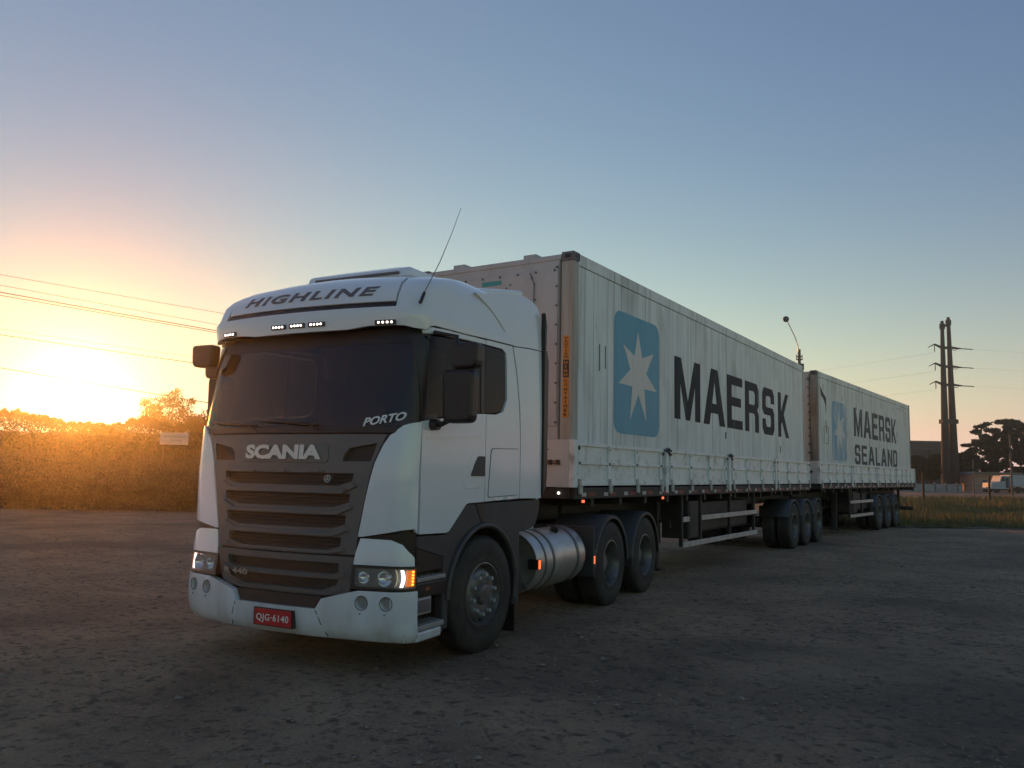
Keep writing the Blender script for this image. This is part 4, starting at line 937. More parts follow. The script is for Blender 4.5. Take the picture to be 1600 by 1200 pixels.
# ================================================================== CONTAINERS
ZB, ZT = 1.478, 4.374
def container(root, M_wall, M_post, old=False):
    mb = MB(); mb.box((-W2+.03, .03, ZB+.02), (W2-.035, LEN-.03, ZT-.05)); mb.build('box_body', M_wall, root)
    # side panels with sealed seams between them
    n = 28; y0, y1 = .155, LEN-.155; zb, zt = ZB+.17, ZT-.165
    rnd = random.Random(5)
    for sg in (1, -1):
        for k in range(n):
            a, b = y0+(y1-y0)*k/n, y0+(y1-y0)*(k+1)/n
            e = rnd.uniform(-.0015, .0015)
            mb = MB(); mb.box((sg*(W2-.03), a+.006, zb), (sg*(W2-.010+e), b-.006, zt)); mb.build('side_panel', M_wall, root, bev=.003, seg=1)
        mb = MB(); mb.box((sg*(W2-.034), y0, zb-.001), (sg*(W2-.022), y1, zt+.001)); mb.build('seam_backing', M['seam'], root)
        mb = MB(); mb.box((sg*(W2-.05), .14, zt+.006), (sg*W2, LEN-.14, ZT-.012)); mb.build('top_rail', M_wall, root, bev=.006)
        mb = MB(); mb.box((sg*(W2-.05), .14, ZB+.012), (sg*W2, LEN-.14, zb-.006)); mb.build('bottom_rail', M_wall, root, bev=.006)
        for y in (0, LEN):
            d = 1 if y == 0 else -1
            ya, yb = y, y+d*.15
            if old or y > 0: mm = M_post
            else: mm = M_post
            mb = MB(); mb.box((sg*(W2-.175), ya+d*.002, ZB+.118), (sg*(W2-.002), yb, ZT-.118)); mb.build('corner_post', mm, root, bev=.012)
            for z0 in (ZB, ZT-.118):
                mb = MB(); mb.box((sg*(W2-.178), y, z0), (sg*W2, y+d*.178, z0+.118)); c = mb.build('corner_casting', M['cast'], root, bev=.012)
                mb = MB(); mb.box((sg*(W2-.125), y-d*.001, z0+.035), (sg*(W2-.045), y+d*.01, z0+.085)); mb.box((sg*W2-sg*.01, y+d*.04, z0+.035), (sg*(W2+.001), y+d*.13, z0+.085)); mb.build('casting_hole', M['black'], c)
    mb = MB(); mb.box((-W2+.06, .16, ZT-.06), (W2-.06, LEN-.16, ZT-.03)); mb.build('roof', M_wall, root)
    # front wall
    mb = MB(); mb.box((-W2+.18, .008, ZB+.10), (W2-.18, .03, ZT-.03)); mb.build('front_wall', M['cfront'], root, bev=.003)
    mb = MB(); mb.box((-W2+.18, -.004, ZT-.095), (W2-.18, .12, ZT-.028)); mb.build('front_header', M['cfront'], root, bev=.008)
    mb = MB(); mb.box((W2-.200, -.002, ZB+.12), (W2-.181, .02, ZT-.10)); mb.box((-W2+.181, -.002, ZB+.12), (-W2+.200, .02, ZT-.10)); mb.build('post_gap', M['seam'], root)
    mb = MB(); mb.box((-1.0, -.006, 2.2), (1.0, .007, ZT-.20)); mb.build('machinery_cover', M['cfront'], root, bev=.006)
    for x in (-.53, .58, ):
        mb = MB(); mb.box((x-.095, .0, ZT-.045), (x+.095, .16, ZT+.022)); mb.build('lifting_lug', M['cfront'], root, bev=.008)
    bl_ = [(-.95+k*.272, ZT-.225, .015) for k in range(8)]+[(sx*.985, 2.0+k*.243, .015) for k in range(10) for sx in (-1, 1)]
    bl_ += [(.30, 4.03, .011), (.62, 4.08, .011), (.66, 4.0, .011), (.24, 3.99, .011), (.61, 3.75, .011), (.68, 3.8, .011)]
    for x, z, r_ in bl_:
        mb = MB(); mb.cyl((x, -.006 if abs(x) < .97 else .007, z), (x, -.018, z), r_, n=8); mb.build('bolt', M['cast'], root)
    mb = MB(); mb.tube([(.60, -.02, 4.15), (.665, -.022, 4.0), (.66, -.022, 3.7)], .006, 5); mb.tube([(.66, -.02, 3.3), (.69, -.022, 3.0), (.66, -.02, 2.7)], .006, 5); mb.build('cable', M['bezel'], root)
    for z in (2.62, 2.42, 2.40, 2.25):
        mb = MB(); mb.box((.80, .0, z), (1.0, .004, z+.006)); mb.build('seam', M['bezel'], root)
    mb = MB()
    # rear doors
    for sg in (1, -1):
        mb = MB(); mb.box((sg*.01, LEN-.03, ZB+.12), (sg*(W2-.18), LEN-.005, ZT-.10)); d_ = mb.build('door', M_wall, root, bev=.004)
        for x in (.35, .8):
            mb = MB(); mb.cyl((sg*x, LEN+.02, ZB+.1), (sg*x, LEN+.02, ZT-.1), .016, n=8); mb.build('lock_rod', M['steel'], d_)
def star(name, cy, cz, x, mt, root, sc=1.0, logo='blue', y0=1.19, y1=2.785, z0=2.175, z1=3.855):
    lg = MB(); lg.prism(rounded([(y0, z0), (y1, z0), (y1, z1), (y0, z1)], .22, 6), 'x', x, x+.003); lo = lg.build('logo_panel', M[logo], root)
    tips = [(1.98, 3.665), (2.555, 3.405), (2.69, 2.845), (2.29, 2.375), (1.71, 2.37), (1.335, 2.855), (1.475, 3.41)]
    c = (2.0, 3.04); pts = []
    for i in range(7):
        p, q = tips[i], tips[(i+1) % 7]
        pts.append(p); m_ = ((p[0]+q[0])/2-c[0], (p[1]+q[1])/2-c[1]); l = math.hypot(*m_); pts.append((c[0]+m_[0]/l*.285, c[1]+m_[1]/l*.285))
    pts = [(cy+(a-2.0)*sc, cz+(b-3.04)) for a, b in pts]
    mb = MB(); n = len(pts)
    vs = [(x+.0055, cy, cz)]+[(x+.0055, a, b) for a, b in pts]
    mb.add(vs, [(0, i+1, (i+1) % n+1) for i in range(n)]); mb.build(name, mt, lo, fix=False)
c1 = empty('shipping_container', (0, 0, 0))
tag(c1, 'white refrigerated container with bright blue star logo, right behind the cab', 'container', 'refrigerated containers on the trailers')
container(c1, M['cont'], M['post'])
XS = W2-.0085
star('star', 2.0, 3.04, XS, M['star'], c1)
word_on_side('letter', [('M', 3.42, 4.61), ('A', 4.77, 5.94), ('E', 6.07, 7.02), ('R', 7.20, 8.15), ('S', 8.42, 9.35), ('K', 9.68, 10.62)], 2.51, 3.50, XS, M['ink'], c1)
# caution strip on the corner post
for z0, z1, mt in ((2.30, 2.785, 'orange'), (2.79, 3.01, 'black'), (3.015, 3.31, 'orange')):
    mb = MB(); mb.box((1.085, -.003, z0), (1.165, .004, z1)); cs_ = mb.build('caution_strip', M[mt], c1)
for txt, z0, z1, mt in (('CAUTION', 3.025, 3.30, 'black'), ('HIGH', 2.80, 3.0, 'orange'), ('CONTAINER', 2.31, 2.775, 'black')):
    h = (z1-z0)/len(txt)
    for k, ch in enumerate(txt):
        zc = z1-h*(k+.5)
        text_on('letter', ch, lambda u, v, zc=zc, h=h, ch=ch: (Vector((1.125+(u-.5)*(.045 if ch != 'I' else .012), -.0035, zc+(v-.5)*h*.72)), Vector((0, -1, 0))), .0008, M[mt], cs_, bold=.03)
mb = MB(); mb.box((-.14, -.0085, 4.045), (.16, -.0062, 4.105)); mb.build('teal_mark', M['teal'], c1)
for (y, z, w, h) in ((5.95, 2.30, .05, .12), (9.8, 2.15, .05, .16), (.74, 2.95, .02, .35), (.92, 3.0, .015, .3)):
    mb = MB(); mb.box((W2-.011, y, z), (W2-.003, y+w, z+h)); mb.build('scrape', M['seam'], c1)
c2 = empty('shipping_container', (T2[1], T2[2], .02), -T2[0])
tag(c2, 'older stained white container with faded blue logo, on the rear trailer', 'container', 'refrigerated containers on the trailers')
container(c2, M['cont2'], M['post2'], True)
star('star', 2.12, 2.95, XS, M['star2'], c2, 1.0, 'blue2', 1.38, 2.90, 2.08, 3.70)
def spread(word, y0, y1, wd, gap):
    tot = sum(wd[c] for c in word)+gap*(len(word)-1); k = (y1-y0)/tot; y = y0; out = []
    for c in word: out.append((c, y, y+wd[c]*k)); y += (wd[c]+gap)*k
    return out
wd = dict(M=1.2, A=1.17, E=.95, R=.95, S=.93, K=.95, L=.85, N=1.0, D=.95)
word_on_side('letter', spread('MAERSK', 3.77, 9.70, wd, .2), 2.84, 3.68, XS, M['ink2'], c2)
word_on_side('letter', spread('SEALAND', 3.80, 9.75, wd, .22), 2.02, 2.60, XS, M['ink2'], c2)
for (y, z, w, h) in ((.62, 2.5, .40, .012), (.62, 2.95, .40, .012), (.62, 2.5, .012, .45), (1.01, 2.5, .012, .45)):
    mb = MB(); mb.box((W2-.011, y, z), (W2-.003, y+w, z+h)); mb.build('label_frame', M['bezel'], c2)
for k in range(3):
    mb = MB(); mb.box((W2-.011, 11.35, 3.95-k*.2), (W2-.0075, 11.5, 4.07-k*.2)); mb.build('serial_mark', M['rail'], c2)
for k in range(5):
    mb = MB(); mb.box((W2-.011, 9.9+k*.25, 4.07), (W2-.0075, 10.02+k*.25, 4.13)); mb.build('serial_mark', M['rail'], c2)
mb = MB(); mb.prism([(.30, 4.0), (.55, 3.86), (.86, 3.72), (.88, 3.42), (.83, 3.30), (.80, 3.52), (.60, 3.68), (.40, 3.74)], 'x', W2-.011, W2-.0072); mb.build('peeled_patch', M['chassis'], c2)
mb = MB(); mb.prism([(.78, 3.12), (.84, 3.10), (.88, 2.78), (.84, 2.76), (.80, 2.95)], 'x', W2-.011, W2-.0072); mb.build('peeled_patch', M['chassis'], c2)
# hinge knuckles seen in the gap between the containers
mb = MB()
for k in range(12): mb.box((W2-.23, -.03, 1.8+k*.21), (W2-.17, 0, 1.85+k*.21))
mb.build('hinge_row', M['cast'], c2)
# ================================================================== BACKGROUND
M['leaf'] = mat('leaf_green', (.045, .070, .024), .6, c2=(.085, .10, .035), scale=(1.3, 1.3, 1.3), amt=.8, thr=(.4, .6))
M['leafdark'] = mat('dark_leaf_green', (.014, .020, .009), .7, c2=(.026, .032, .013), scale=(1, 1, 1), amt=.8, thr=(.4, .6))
M['scrub'] = mat('dry_scrub_leaf', (.030, .024, .014), .7, c2=(.020, .022, .011), scale=(.8, .8, .8), amt=.9, thr=(.4, .6))
M['bark'] = mat('bark', (.07, .055, .042), .9, c2=(.035, .03, .025), scale=(8, 8, 2), amt=.8)
M['grassm'] = mat('dry_grass', (.21, .175, .075), .8, c2=(.11, .12, .05), scale=(.35, .35, .35), amt=.9, thr=(.42, .58))
for k_ in ('leaf', 'leafdark', 'scrub'):
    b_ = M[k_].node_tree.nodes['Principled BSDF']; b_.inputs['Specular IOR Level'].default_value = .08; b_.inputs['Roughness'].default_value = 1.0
M['concrete'] = mat('old_concrete', (.17, .155, .145), .85, c2=(.09, .085, .08), scale=(2, 2, .6), amt=.8)
M['wire'] = mat('overhead_wire', (.03, .03, .03), .6)
M['wood'] = mat('weathered_post_wood', (.10, .08, .065), .85, c2=(.05, .042, .036), scale=(9, 9, 2), amt=.8)
M['dark'] = mat('dark_cladding', (.035, .045, .055), .6, c2=(.05, .06, .07), scale=(.3, .3, .3), amt=.6)
M['peach'] = mat('peach_render', (.36, .245, .19), .85, c2=(.27, .19, .15), scale=(.8, .8, .8), amt=.6)
M['palewall'] = mat('pale_wall_paint', (.36, .37, .38), .8, c2=(.2, .21, .22), scale=(1, 1, 1), amt=.6)
M['signw'] = mat('white_sign_board', (.62, .60, .58), .6, c2=(.45, .43, .41), scale=(3, 3, 3), amt=.5)
M['truckw'] = mat('far_white_paint', (.40, .43, .47), .6)
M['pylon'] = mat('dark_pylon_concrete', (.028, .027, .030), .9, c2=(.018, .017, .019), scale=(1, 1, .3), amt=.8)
M['soil'] = mat('grass_soil', (.09, .07, .045), .95, c2=(.06, .06, .035), scale=(.5, .5, .5), amt=.8)
fwd2 = Vector((math.sin(YAW), math.cos(YAW), 0)); rgt2 = Vector((math.cos(YAW), -math.sin(YAW), 0))
def leaf_mesh(blobs, n, size, seed, shell=.55, flat=1.0):
    """many small leaf faces spread through ellipsoid blobs (centre, rx, ry, rz)"""
    rd = random.Random(seed); mb = MB(); vs = []; fs = []
    wts = [b[1]*b[2]+b[1]*b[3] for b in blobs]; tot = sum(wts)
    for b, w in zip(blobs, wts):
        for _ in range(int(n*w/tot)):
            u = Vector((rd.gauss(0, 1), rd.gauss(0, 1), rd.gauss(0, 1))).normalized(); r_ = rd.random()**shell
            p = Vector(b[0])+Vector((u.x*b[1], u.y*b[2], u.z*b[3]))*r_*(.82+.3*noise.noise(u*2.3+Vector(b[0])))
            a = Vector((rd.gauss(0, 1), rd.gauss(0, 1), rd.gauss(0, flat))).normalized(); c = a.orthogonal().normalized(); c.rotate(Matrix.Rotation(rd.random()*6.28, 3, a)); s = size*rd.uniform(.6, 1.4)
            i = len(vs); vs += [p-c*s, p+a.cross(c)*s*.4, p+c*s, p-a.cross(c)*s*.4]; fs.append((i, i+1, i+2, i+3))
    mb.v = [tuple(v) for v in vs]; mb.f = fs; mb.m = [0]*len(fs); mb.sm = [False]*len(fs)
    return mb
def tree(name, base, trunk_h, r_, blobs, n, size, seed, label, cat, mleaf='leaf', group=None, flat=1.):
    """blobs relative to the base, in (right, forward, up) of the yard"""
    root = empty(name, base); tag(root, label, cat, group); rd = random.Random(seed)
    W = [(rgt2*b[0][0]+fwd2*b[0][1]+Vector((0, 0, b[0][2])), b[1], b[1], b[2]) for b in blobs]
    mb = MB(); topz = trunk_h
    mb.tube([(0, 0, -.1), (r_*.3, 0, trunk_h*.35), (-r_*.2, r_*.2, trunk_h*.7), (0, 0, topz)], [r_*1.25, r_, r_*.8, r_*.6], 9)
    for w in W[:18]:
        s = Vector((0, 0, trunk_h*rd.uniform(.55, 1.0))); e = w[0]; mid = s.lerp(e, .5)+Vector((0, 0, -.1*abs(e.x)))
        mb.tube([s, mid, e], [r_*.45, r_*.28, r_*.1], 6)
    mb.build('trunk', M['bark'], root, fix=False)
    leaf_mesh(W, n, size, seed, flat=flat).build('crown', M[mleaf], root, fix=False)
    return root
# --- scrub bank on the left, one tangled mass nobody could count
def thicket(name, u0, u1, d0, d1, hfun, n, size, seed, label, mleaf):
    rd = random.Random(seed); vs = []; fs = []
    for _ in range(n):
        u = rd.uniform(u0, u1); d = d0+(d1-d0)*rd.random()**1.6
        q = spot(u, d); hh = hfun(u, q.x, q.y, d)
        z = hh*(1-rd.random()**2.0*.98)
        q.z = max(.0, z)
        a = Vector((rd.gauss(0, 1), rd.gauss(0, 1), rd.gauss(0, .8))).normalized(); c = a.orthogonal().normalized(); c.rotate(Matrix.Rotation(rd.random()*6.28, 3, a)); s = size*rd.uniform(.5, 1.5)
        i = len(vs); vs += [q-c*s, q+a.cross(c)*s*.4, q+c*s, q-a.cross(c)*s*.4]; fs.append((i, i+1, i+2, i+3))
    mb = MB(); mb.v = [tuple(v) for v in vs]; mb.f = fs; mb.m = [0]*len(fs); mb.sm = [False]*len(fs)
    o = mb.build(name, M[mleaf], fix=False); tag(o, label, 'scrub', kind='stuff'); return o
def h_back(u, x, y, d):
    base = 3.4+.46*noise.noise(Vector((u*.006, 2, 0)))+.35*noise.noise(Vector((u*.02, 7, 0)))+.22*noise.noise(Vector((u*.09, 1, 0)))+.12*noise.noise(Vector((u*.3, 4, 0)))
    base += .45*math.exp(-((u-20)/80)**2)
    return base
def h_front(u, x, y, d):
    return .35+.5*max(0, noise.noise(Vector((x*.5, y*.5, 3))))+(d-29.5)*.30+.25*noise.noise(Vector((x*1.7, y*1.7, 0)))
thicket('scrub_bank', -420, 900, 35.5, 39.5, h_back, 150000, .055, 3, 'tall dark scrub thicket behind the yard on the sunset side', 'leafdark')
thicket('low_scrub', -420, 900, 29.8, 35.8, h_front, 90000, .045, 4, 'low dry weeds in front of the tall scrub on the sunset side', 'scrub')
# earth bank under the scrub, raised to shade its leaves from the sun
mb = MB(); n = 60; vs = []
for i in range(n+1):
    u = -480+1420*i/n
    for d, z in ((30.2, -.02), (33, .55+.2*noise.noise(Vector((i*.3, 0, 0)))), (36.5, 2.5+.3*noise.noise(Vector((i*.2, 5, 0)))), (39.0, 3.15+.15*noise.noise(Vector((i*.2, 9, 0)))), (46, 3.1), (50, -.1)):
        q = spot(u, d); vs.append((q.x, q.y, z))
fs = [(i*6+k, (i+1)*6+k, (i+1)*6+k+1, i*6+k+1) for i in range(n) for k in range(5)]
mb.add(vs, fs, 0, True); tag(mb.build('bank', M['soil'], fix=False), kind='structure')
# --- trees beyond the bank
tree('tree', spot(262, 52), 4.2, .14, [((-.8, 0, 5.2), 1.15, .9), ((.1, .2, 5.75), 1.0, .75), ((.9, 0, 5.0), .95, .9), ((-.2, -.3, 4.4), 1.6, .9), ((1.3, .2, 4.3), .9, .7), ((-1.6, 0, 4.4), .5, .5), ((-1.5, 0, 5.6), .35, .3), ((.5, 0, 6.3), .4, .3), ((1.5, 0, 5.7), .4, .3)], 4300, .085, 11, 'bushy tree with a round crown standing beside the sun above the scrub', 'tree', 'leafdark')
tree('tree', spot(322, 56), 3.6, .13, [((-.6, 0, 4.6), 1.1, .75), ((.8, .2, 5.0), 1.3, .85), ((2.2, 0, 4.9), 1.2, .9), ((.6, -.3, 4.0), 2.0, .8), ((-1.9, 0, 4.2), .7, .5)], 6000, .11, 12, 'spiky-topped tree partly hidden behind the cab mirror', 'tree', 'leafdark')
# --- notice board in the scrub
sb_p = spot(275, 35.0); nb_ = empty('notice_board', sb_p, -YAW+R(4)); tag(nb_, 'white rectangular notice board on posts in front of the tall scrub', 'sign')
mb = MB(); mb.box((-.58, -.02, 2.52), (.58, .02, 3.03)); nbp = mb.build('sign_panel', M['signw'], nb_, bev=.006)
mb = MB()
for sx in (-.45, .45): mb.box((sx-.03, .025, -.05), (sx+.03, .08, 2.95))
mb.build('post', M['wood'], nb_)
mb = MB()
rd = random.Random(8)
for r0 in range(2):
    x = -.45 if r0 == 0 else -.10
    while x < (.46 if r0 == 0 else .34):
        w = rd.uniform(.03, .07); mb.box((x, -.024, 2.82-r0*.16), (x+w, -.0205, 2.89-r0*.16)); x += w+.02
mb.build('faint_print', M['post'], nbp)
# --- overhead wires on the left
def wire(u0, v0, u1, v1, sag=.5, r_=.022, lab='', grp='overhead wires on the sunset side', far=67.5, near=22.0):
    def dep(u): k = (u-800)/FPX; return 57.84/(1-.91*k)
    def zz(u, v, d):
        hv = 735.6+(u-800)*.01819; return CAM[2]+(hv-v)/FPX*d
    d0, d1 = dep(u0), dep(u1); A = spot(u0, d0); A.z = zz(u0, v0, d0); B = spot(u1, d1); B.z = zz(u1, v1, d1)
    dr = (B-A).normalized(); s0, s1 = -13., (B-A).length+46
    pts = []
    for k in range(25):
        t = k/24; p = A+dr*(s0+(s1-s0)*t); p.z += .9*((2*t-1)**2)*sag-sag*.35; pts.append(p)
    mb = MB(); mb.tube(pts, r_, 5); o = mb.build('power_cable', M['wire']); tag(o, lab, 'power cable', grp); return pts
ends = []
for a in ((0, 426, 355, 485, .012, 'highest of the thin wires crossing the sunset sky on the left'), (0, 443, 340, 502, .012, 'thin wire second from the top in the sunset sky'), (0, 454, 335, 511, .024, 'thick black wire above the double strand in the sunset sky'), (0, 459, 335, 514, .018, 'lower strand of the close pair of wires in the sunset sky'), (0, 512, 300, 553, .009, 'very thin wire just above the single mid-height wire'), (0, 521, 300, 562, .02, 'single wire at mid height, well above the sun'), (0, 573, 240, 611, .022, 'lowest wire, running straight into the glare of the sun')):
    ends.append(wire(*a[:4], sag=.4, r_=a[4], lab=a[5]))
for nm, idx, lab in (('utility_pole', 0, 'utility pole carrying the sunset-side wires, left of the picture'), ('utility_pole', -1, 'utility pole carrying the sunset-side wires, behind the front container')):
    q = ends[2][idx]; root = empty(nm, (q.x, q.y, 0)); tag(root, lab, 'pole', 'utility poles of the wire line')
    zt = max(e[idx].z for e in ends)
    mb = MB(); mb.cyl((0, 0, -.1), (0, 0, zt+.4), .17, .11, n=12); mb.build('pole', M['concrete'], root)
    mb = MB()
    for e in ends: mb.cyl((0, 0, e[idx].z-.05), (e[idx].x-q.x, e[idx].y-q.y, e[idx].z-.02), .04, n=6)
    mb.build('bracket', M['wire'], root)
# --- street lamp on its pole behind the gap between the containers
lp = spot(1252.5, 58); root = empty('street_lamp', lp, -YAW); tag(root, 'tall pole with a slanting arm and round lamp head above the gap between the containers', 'street lamp')
mb = MB(); mb.cyl((0, 0, -.1), (0, 0, 10.65), .17, .10, n=12); mb.build('pole', M['concrete'], root)
mb = MB(); mb.tube([(-.06, 0, 10.4), (-.10, -.05, 10.9), (-.35, -.2, 11.5), (-.95, -.4, 12.6)], .035, 8); mb.build('arm', M['steel'], root)
mb = MB(); mb.lathe([(-.11, .001), (-.10, .14), (-.04, .21), (.04, .215), (.10, .12), (.14, .05), (.16, .001)], (-1.04, -.42, 12.72), 'y', 20); mb.build('lamp_head', M['dark'], root)
mb = MB()
for z in (9.92, 10.12):
    mb.box((-.22, -.04, z-.04), (.22, .04, z+.04))
    for sx in (-.2, .2): mb.cyl((sx, 0, z), (sx, 0, z+.13), .035, n=8)
mb.box((-.13, -.12, 9.2), (.28, .12, 9.62)); mb.build('insulator_bracket', M['wire'], root)
# --- grass verge on the right, with posts and wire
vs = []; n = 40
for i in range(n+1):
    u = 1000+1400*i/n
    for d in (28.5+1.2*noise.noise(Vector((i*.4, 0, 0))), 40, 61):
        q = spot(u, d); vs.append((q.x, q.y, .018 if d > 30 else .008))
mb = MB(); mb.add(vs, [(i*3+k, (i+1)*3+k, (i+1)*3+k+1, i*3+k+1) for i in range(n) for k in range(2)], 0, True); tag(mb.build('verge', M['soil'], fix=False), kind='structure')
rd = random.Random(21); vs = []; fs = []
for _ in range(52000):
    u = rd.uniform(1240, 1900); d = 28.8+rd.random()**1.25*32; q = spot(u, d)
    k = noise.noise(Vector((q.x*.35, q.y*.35, 0))); 
    edge = min(1, (d-28.3-1.2*noise.noise(Vector((q.x*.8, 0, 0))))/3)
    if edge < .12: continue
    h = (.16+.26*max(0, k+.35)+.12*rd.random())*edge*(1.5 if d > 38 else 1.1)
    a = rd.random()*6.28; w = .018+.008*(d-28)/10; t = Vector((math.cos(a)*w, math.sin(a)*w, 0)); ln = Vector((rd.gauss(0, .25), rd.gauss(0, .25), 0))*h
    i = len(vs); vs += [q-t, q+t, q+ln+Vector((0, 0, h))]; fs.append((i, i+1, i+2))
mb = MB(); mb.v = [tuple(v) for v in vs]; mb.f = fs; mb.m = [0]*len(fs); mb.sm = [False]*len(fs)
tag(mb.build('grass', M['grassm'], fix=False), 'dry grass and weeds growing along the fence beyond the yard', 'grass', kind='stuff')
fence = empty('wire_fence', (0, 0, 0)); tag(fence, 'leaning post and wire fence standing in the dry grass at the right', 'fence')
fp = [spot(1300, 44), spot(1372, 44), spot(1441, 43.5), spot(1543, 44.5), spot(1650, 45), spot(1760, 45.5)]
for k, q in enumerate(fp):
    mb = MB(); ln = (.02, -.03, .0, .04, -.02, .03)[k]
    mb.tube([(q.x, q.y, -.1), (q.x+ln*.5, q.y, 1.0), (q.x+ln, q.y, 1.98+(.05*(-1)**k))], [.07, .062, .055], 8); mb.build('post', M['wood'], fence)
for z in (.5, .95, 1.4, 1.85):
    pts = []
    for a, b in zip(fp, fp[1:]):
        for t in (0, .5): pts.append(a.lerp(b, t)+Vector((0, 0, z-.06*math.sin(math.pi*t))))
    pts.append(fp[-1]+Vector((0, 0, z))); mb = MB(); mb.tube(pts, .006, 4); mb.build('strand', M['wire'], fence)
# thin posts and poles further back
for u, d, h, r_, lab in ((1520, 60, 3.1, .05, 'thin dark post by the road, left of the far white lorry'), (1579, 62, 5.1, .075, 'slender pole in front of the far white lorry'),):
    q = spot(u, d); root = empty('roadside_post', q); tag(root, lab, 'post')
    mb = MB(); mb.cyl((0, 0, -.1), (0, 0, h), r_, r_*.8, n=10); mb.build('pole', M['concrete'], root)
    mb = MB(); mb.box((-.12, -.05, h*.74), (.12, .06, h*.80)); mb.box((-.16, -.02, h*.80+.3), (.1, .02, h*.80+.34)); mb.build('bracket', M['wire'], root)
# low kerb rail along the road
mb = MB(); a, b = spot(1200, 60.6), spot(2400, 60.6)
for t in range(40):
    p = a.lerp(b, t/40); q = a.lerp(b, (t+.96)/40); mb.add([(p.x, p.y, -.02), (q.x, q.y, -.02), (q.x+fwd2.x*.2, q.y+fwd2.y*.2, -.02), (p.x+fwd2.x*.2, p.y+fwd2.y*.2, -.02)]+[(p.x, p.y, .16), (q.x, q.y, .16), (q.x+fwd2.x*.2, q.y+fwd2.y*.2, .16), (p.x+fwd2.x*.2, p.y+fwd2.y*.2, .16)], [(0, 1, 5, 4), (4, 5, 6, 7), (1, 2, 6, 5), (2, 3, 7, 6), (3, 0, 4, 7)])
tag(mb.build('kerb', M['concrete']), kind='structure')
# --- twin-column power pylon
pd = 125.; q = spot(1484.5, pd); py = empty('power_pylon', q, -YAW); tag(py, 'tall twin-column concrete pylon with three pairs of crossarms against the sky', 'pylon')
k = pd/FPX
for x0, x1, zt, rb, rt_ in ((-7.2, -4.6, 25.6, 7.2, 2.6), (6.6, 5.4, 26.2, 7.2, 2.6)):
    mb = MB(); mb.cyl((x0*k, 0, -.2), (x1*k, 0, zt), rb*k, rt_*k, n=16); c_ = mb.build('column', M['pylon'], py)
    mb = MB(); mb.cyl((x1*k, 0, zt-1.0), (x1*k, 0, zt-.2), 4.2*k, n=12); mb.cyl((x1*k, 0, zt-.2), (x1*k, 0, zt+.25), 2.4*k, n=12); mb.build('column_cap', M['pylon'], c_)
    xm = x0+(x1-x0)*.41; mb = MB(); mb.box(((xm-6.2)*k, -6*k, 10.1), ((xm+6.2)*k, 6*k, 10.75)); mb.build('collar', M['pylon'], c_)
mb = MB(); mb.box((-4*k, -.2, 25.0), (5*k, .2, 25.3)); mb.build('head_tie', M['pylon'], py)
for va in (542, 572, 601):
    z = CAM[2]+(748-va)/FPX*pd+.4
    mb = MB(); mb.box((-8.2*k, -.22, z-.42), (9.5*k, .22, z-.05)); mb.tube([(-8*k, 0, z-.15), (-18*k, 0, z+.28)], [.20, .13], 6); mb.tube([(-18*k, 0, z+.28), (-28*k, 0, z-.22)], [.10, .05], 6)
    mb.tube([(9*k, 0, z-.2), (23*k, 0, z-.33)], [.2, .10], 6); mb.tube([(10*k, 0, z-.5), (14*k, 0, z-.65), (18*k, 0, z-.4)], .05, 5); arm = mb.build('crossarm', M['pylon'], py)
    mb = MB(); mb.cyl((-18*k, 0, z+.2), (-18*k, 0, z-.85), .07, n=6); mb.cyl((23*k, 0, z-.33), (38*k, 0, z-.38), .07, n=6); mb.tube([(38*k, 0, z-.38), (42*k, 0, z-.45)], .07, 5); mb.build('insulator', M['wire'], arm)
def cable(p, q_, sag, lab, r_=.009):
    pts = []
    for i in range(25):
        t = i/24; v = p.lerp(q_, t); v.z -= 4*sag*t*(1-t); pts.append(v)
    mb = MB(); mb.tube(pts, r_, 4); o = mb.build('power_cable', M['wire']); tag(o, lab, 'power cable', 'cables strung from the pylon')
for i, va in enumerate((542, 572, 601)):
    z = CAM[2]+(748-va)/FPX*pd
    nm = ('topmost', 'middle', 'lowest')[i]
    a = q+rgt2*(42*k)+Vector((0, 0, z)); b = spot(2300, 150)+Vector((0, 0, z+1.8)); cable(a, b, .5, nm+' cable running right from the pylon')
    a = q-rgt2*(18*k)+Vector((0, 0, z-.6)); b = spot(700, 300)+Vector((0, 0, z-1)); cable(a, b, 1.2, nm+' cable running left from the pylon', .010)
# --- dark building and pale wall behind the pylon
bp = spot(1448, 150); bl = empty('building', bp, -YAW); tag(bl, 'dark flat-roofed building with a faint sign behind the twin pylon', 'building')
mb = MB(); mb.box((-7, 0, -.1), (3.5, 9, 8.35)); bw = mb.build('wall', M['dark'], bl)
mb = MB(); mb.box((-7.1, -.12, 8.35), (3.6, 9.1, 8.62)); mb.build('roof_edge', M['bezel'], bl)
mb = MB(); rd = random.Random(4)
for t in range(13): x = -2.1+t*.27; mb.box((x, -.08, 7.05), (x+rd.uniform(.12, .2), -.02, 7.4))
mb.build('faint_lettering', M['bezel'], bw)
for t in range(5): 
    mb = MB(); mb.box((-6.2+t*1.9, -.05, 3.2), (-5.0+t*1.9, -.01, 4.4)); mb.build('window', M['sglass'], bw)
wp = spot(1452, 118); w_ = empty('low_wall', wp, -YAW); tag(w_, 'pale low boundary wall at the foot of the pylon', 'wall')
mb = MB(); mb.box((-14, 0, -.1), (4.6, .2, 1.05)); mb.build('wall_body', M['palewall'], w_)
mb = MB(); 
for t in range(12): mb.box((-13.8+t*1.6, -.03, -.1), (-13.6+t*1.6, .23, 1.2))
mb.build('pier', M['concrete'], w_)
hp_ = spot(1536, 122); hs = empty('building', hp_, -YAW); tag(hs, 'small peach-coloured house front under the trees beside the far lorry', 'building')
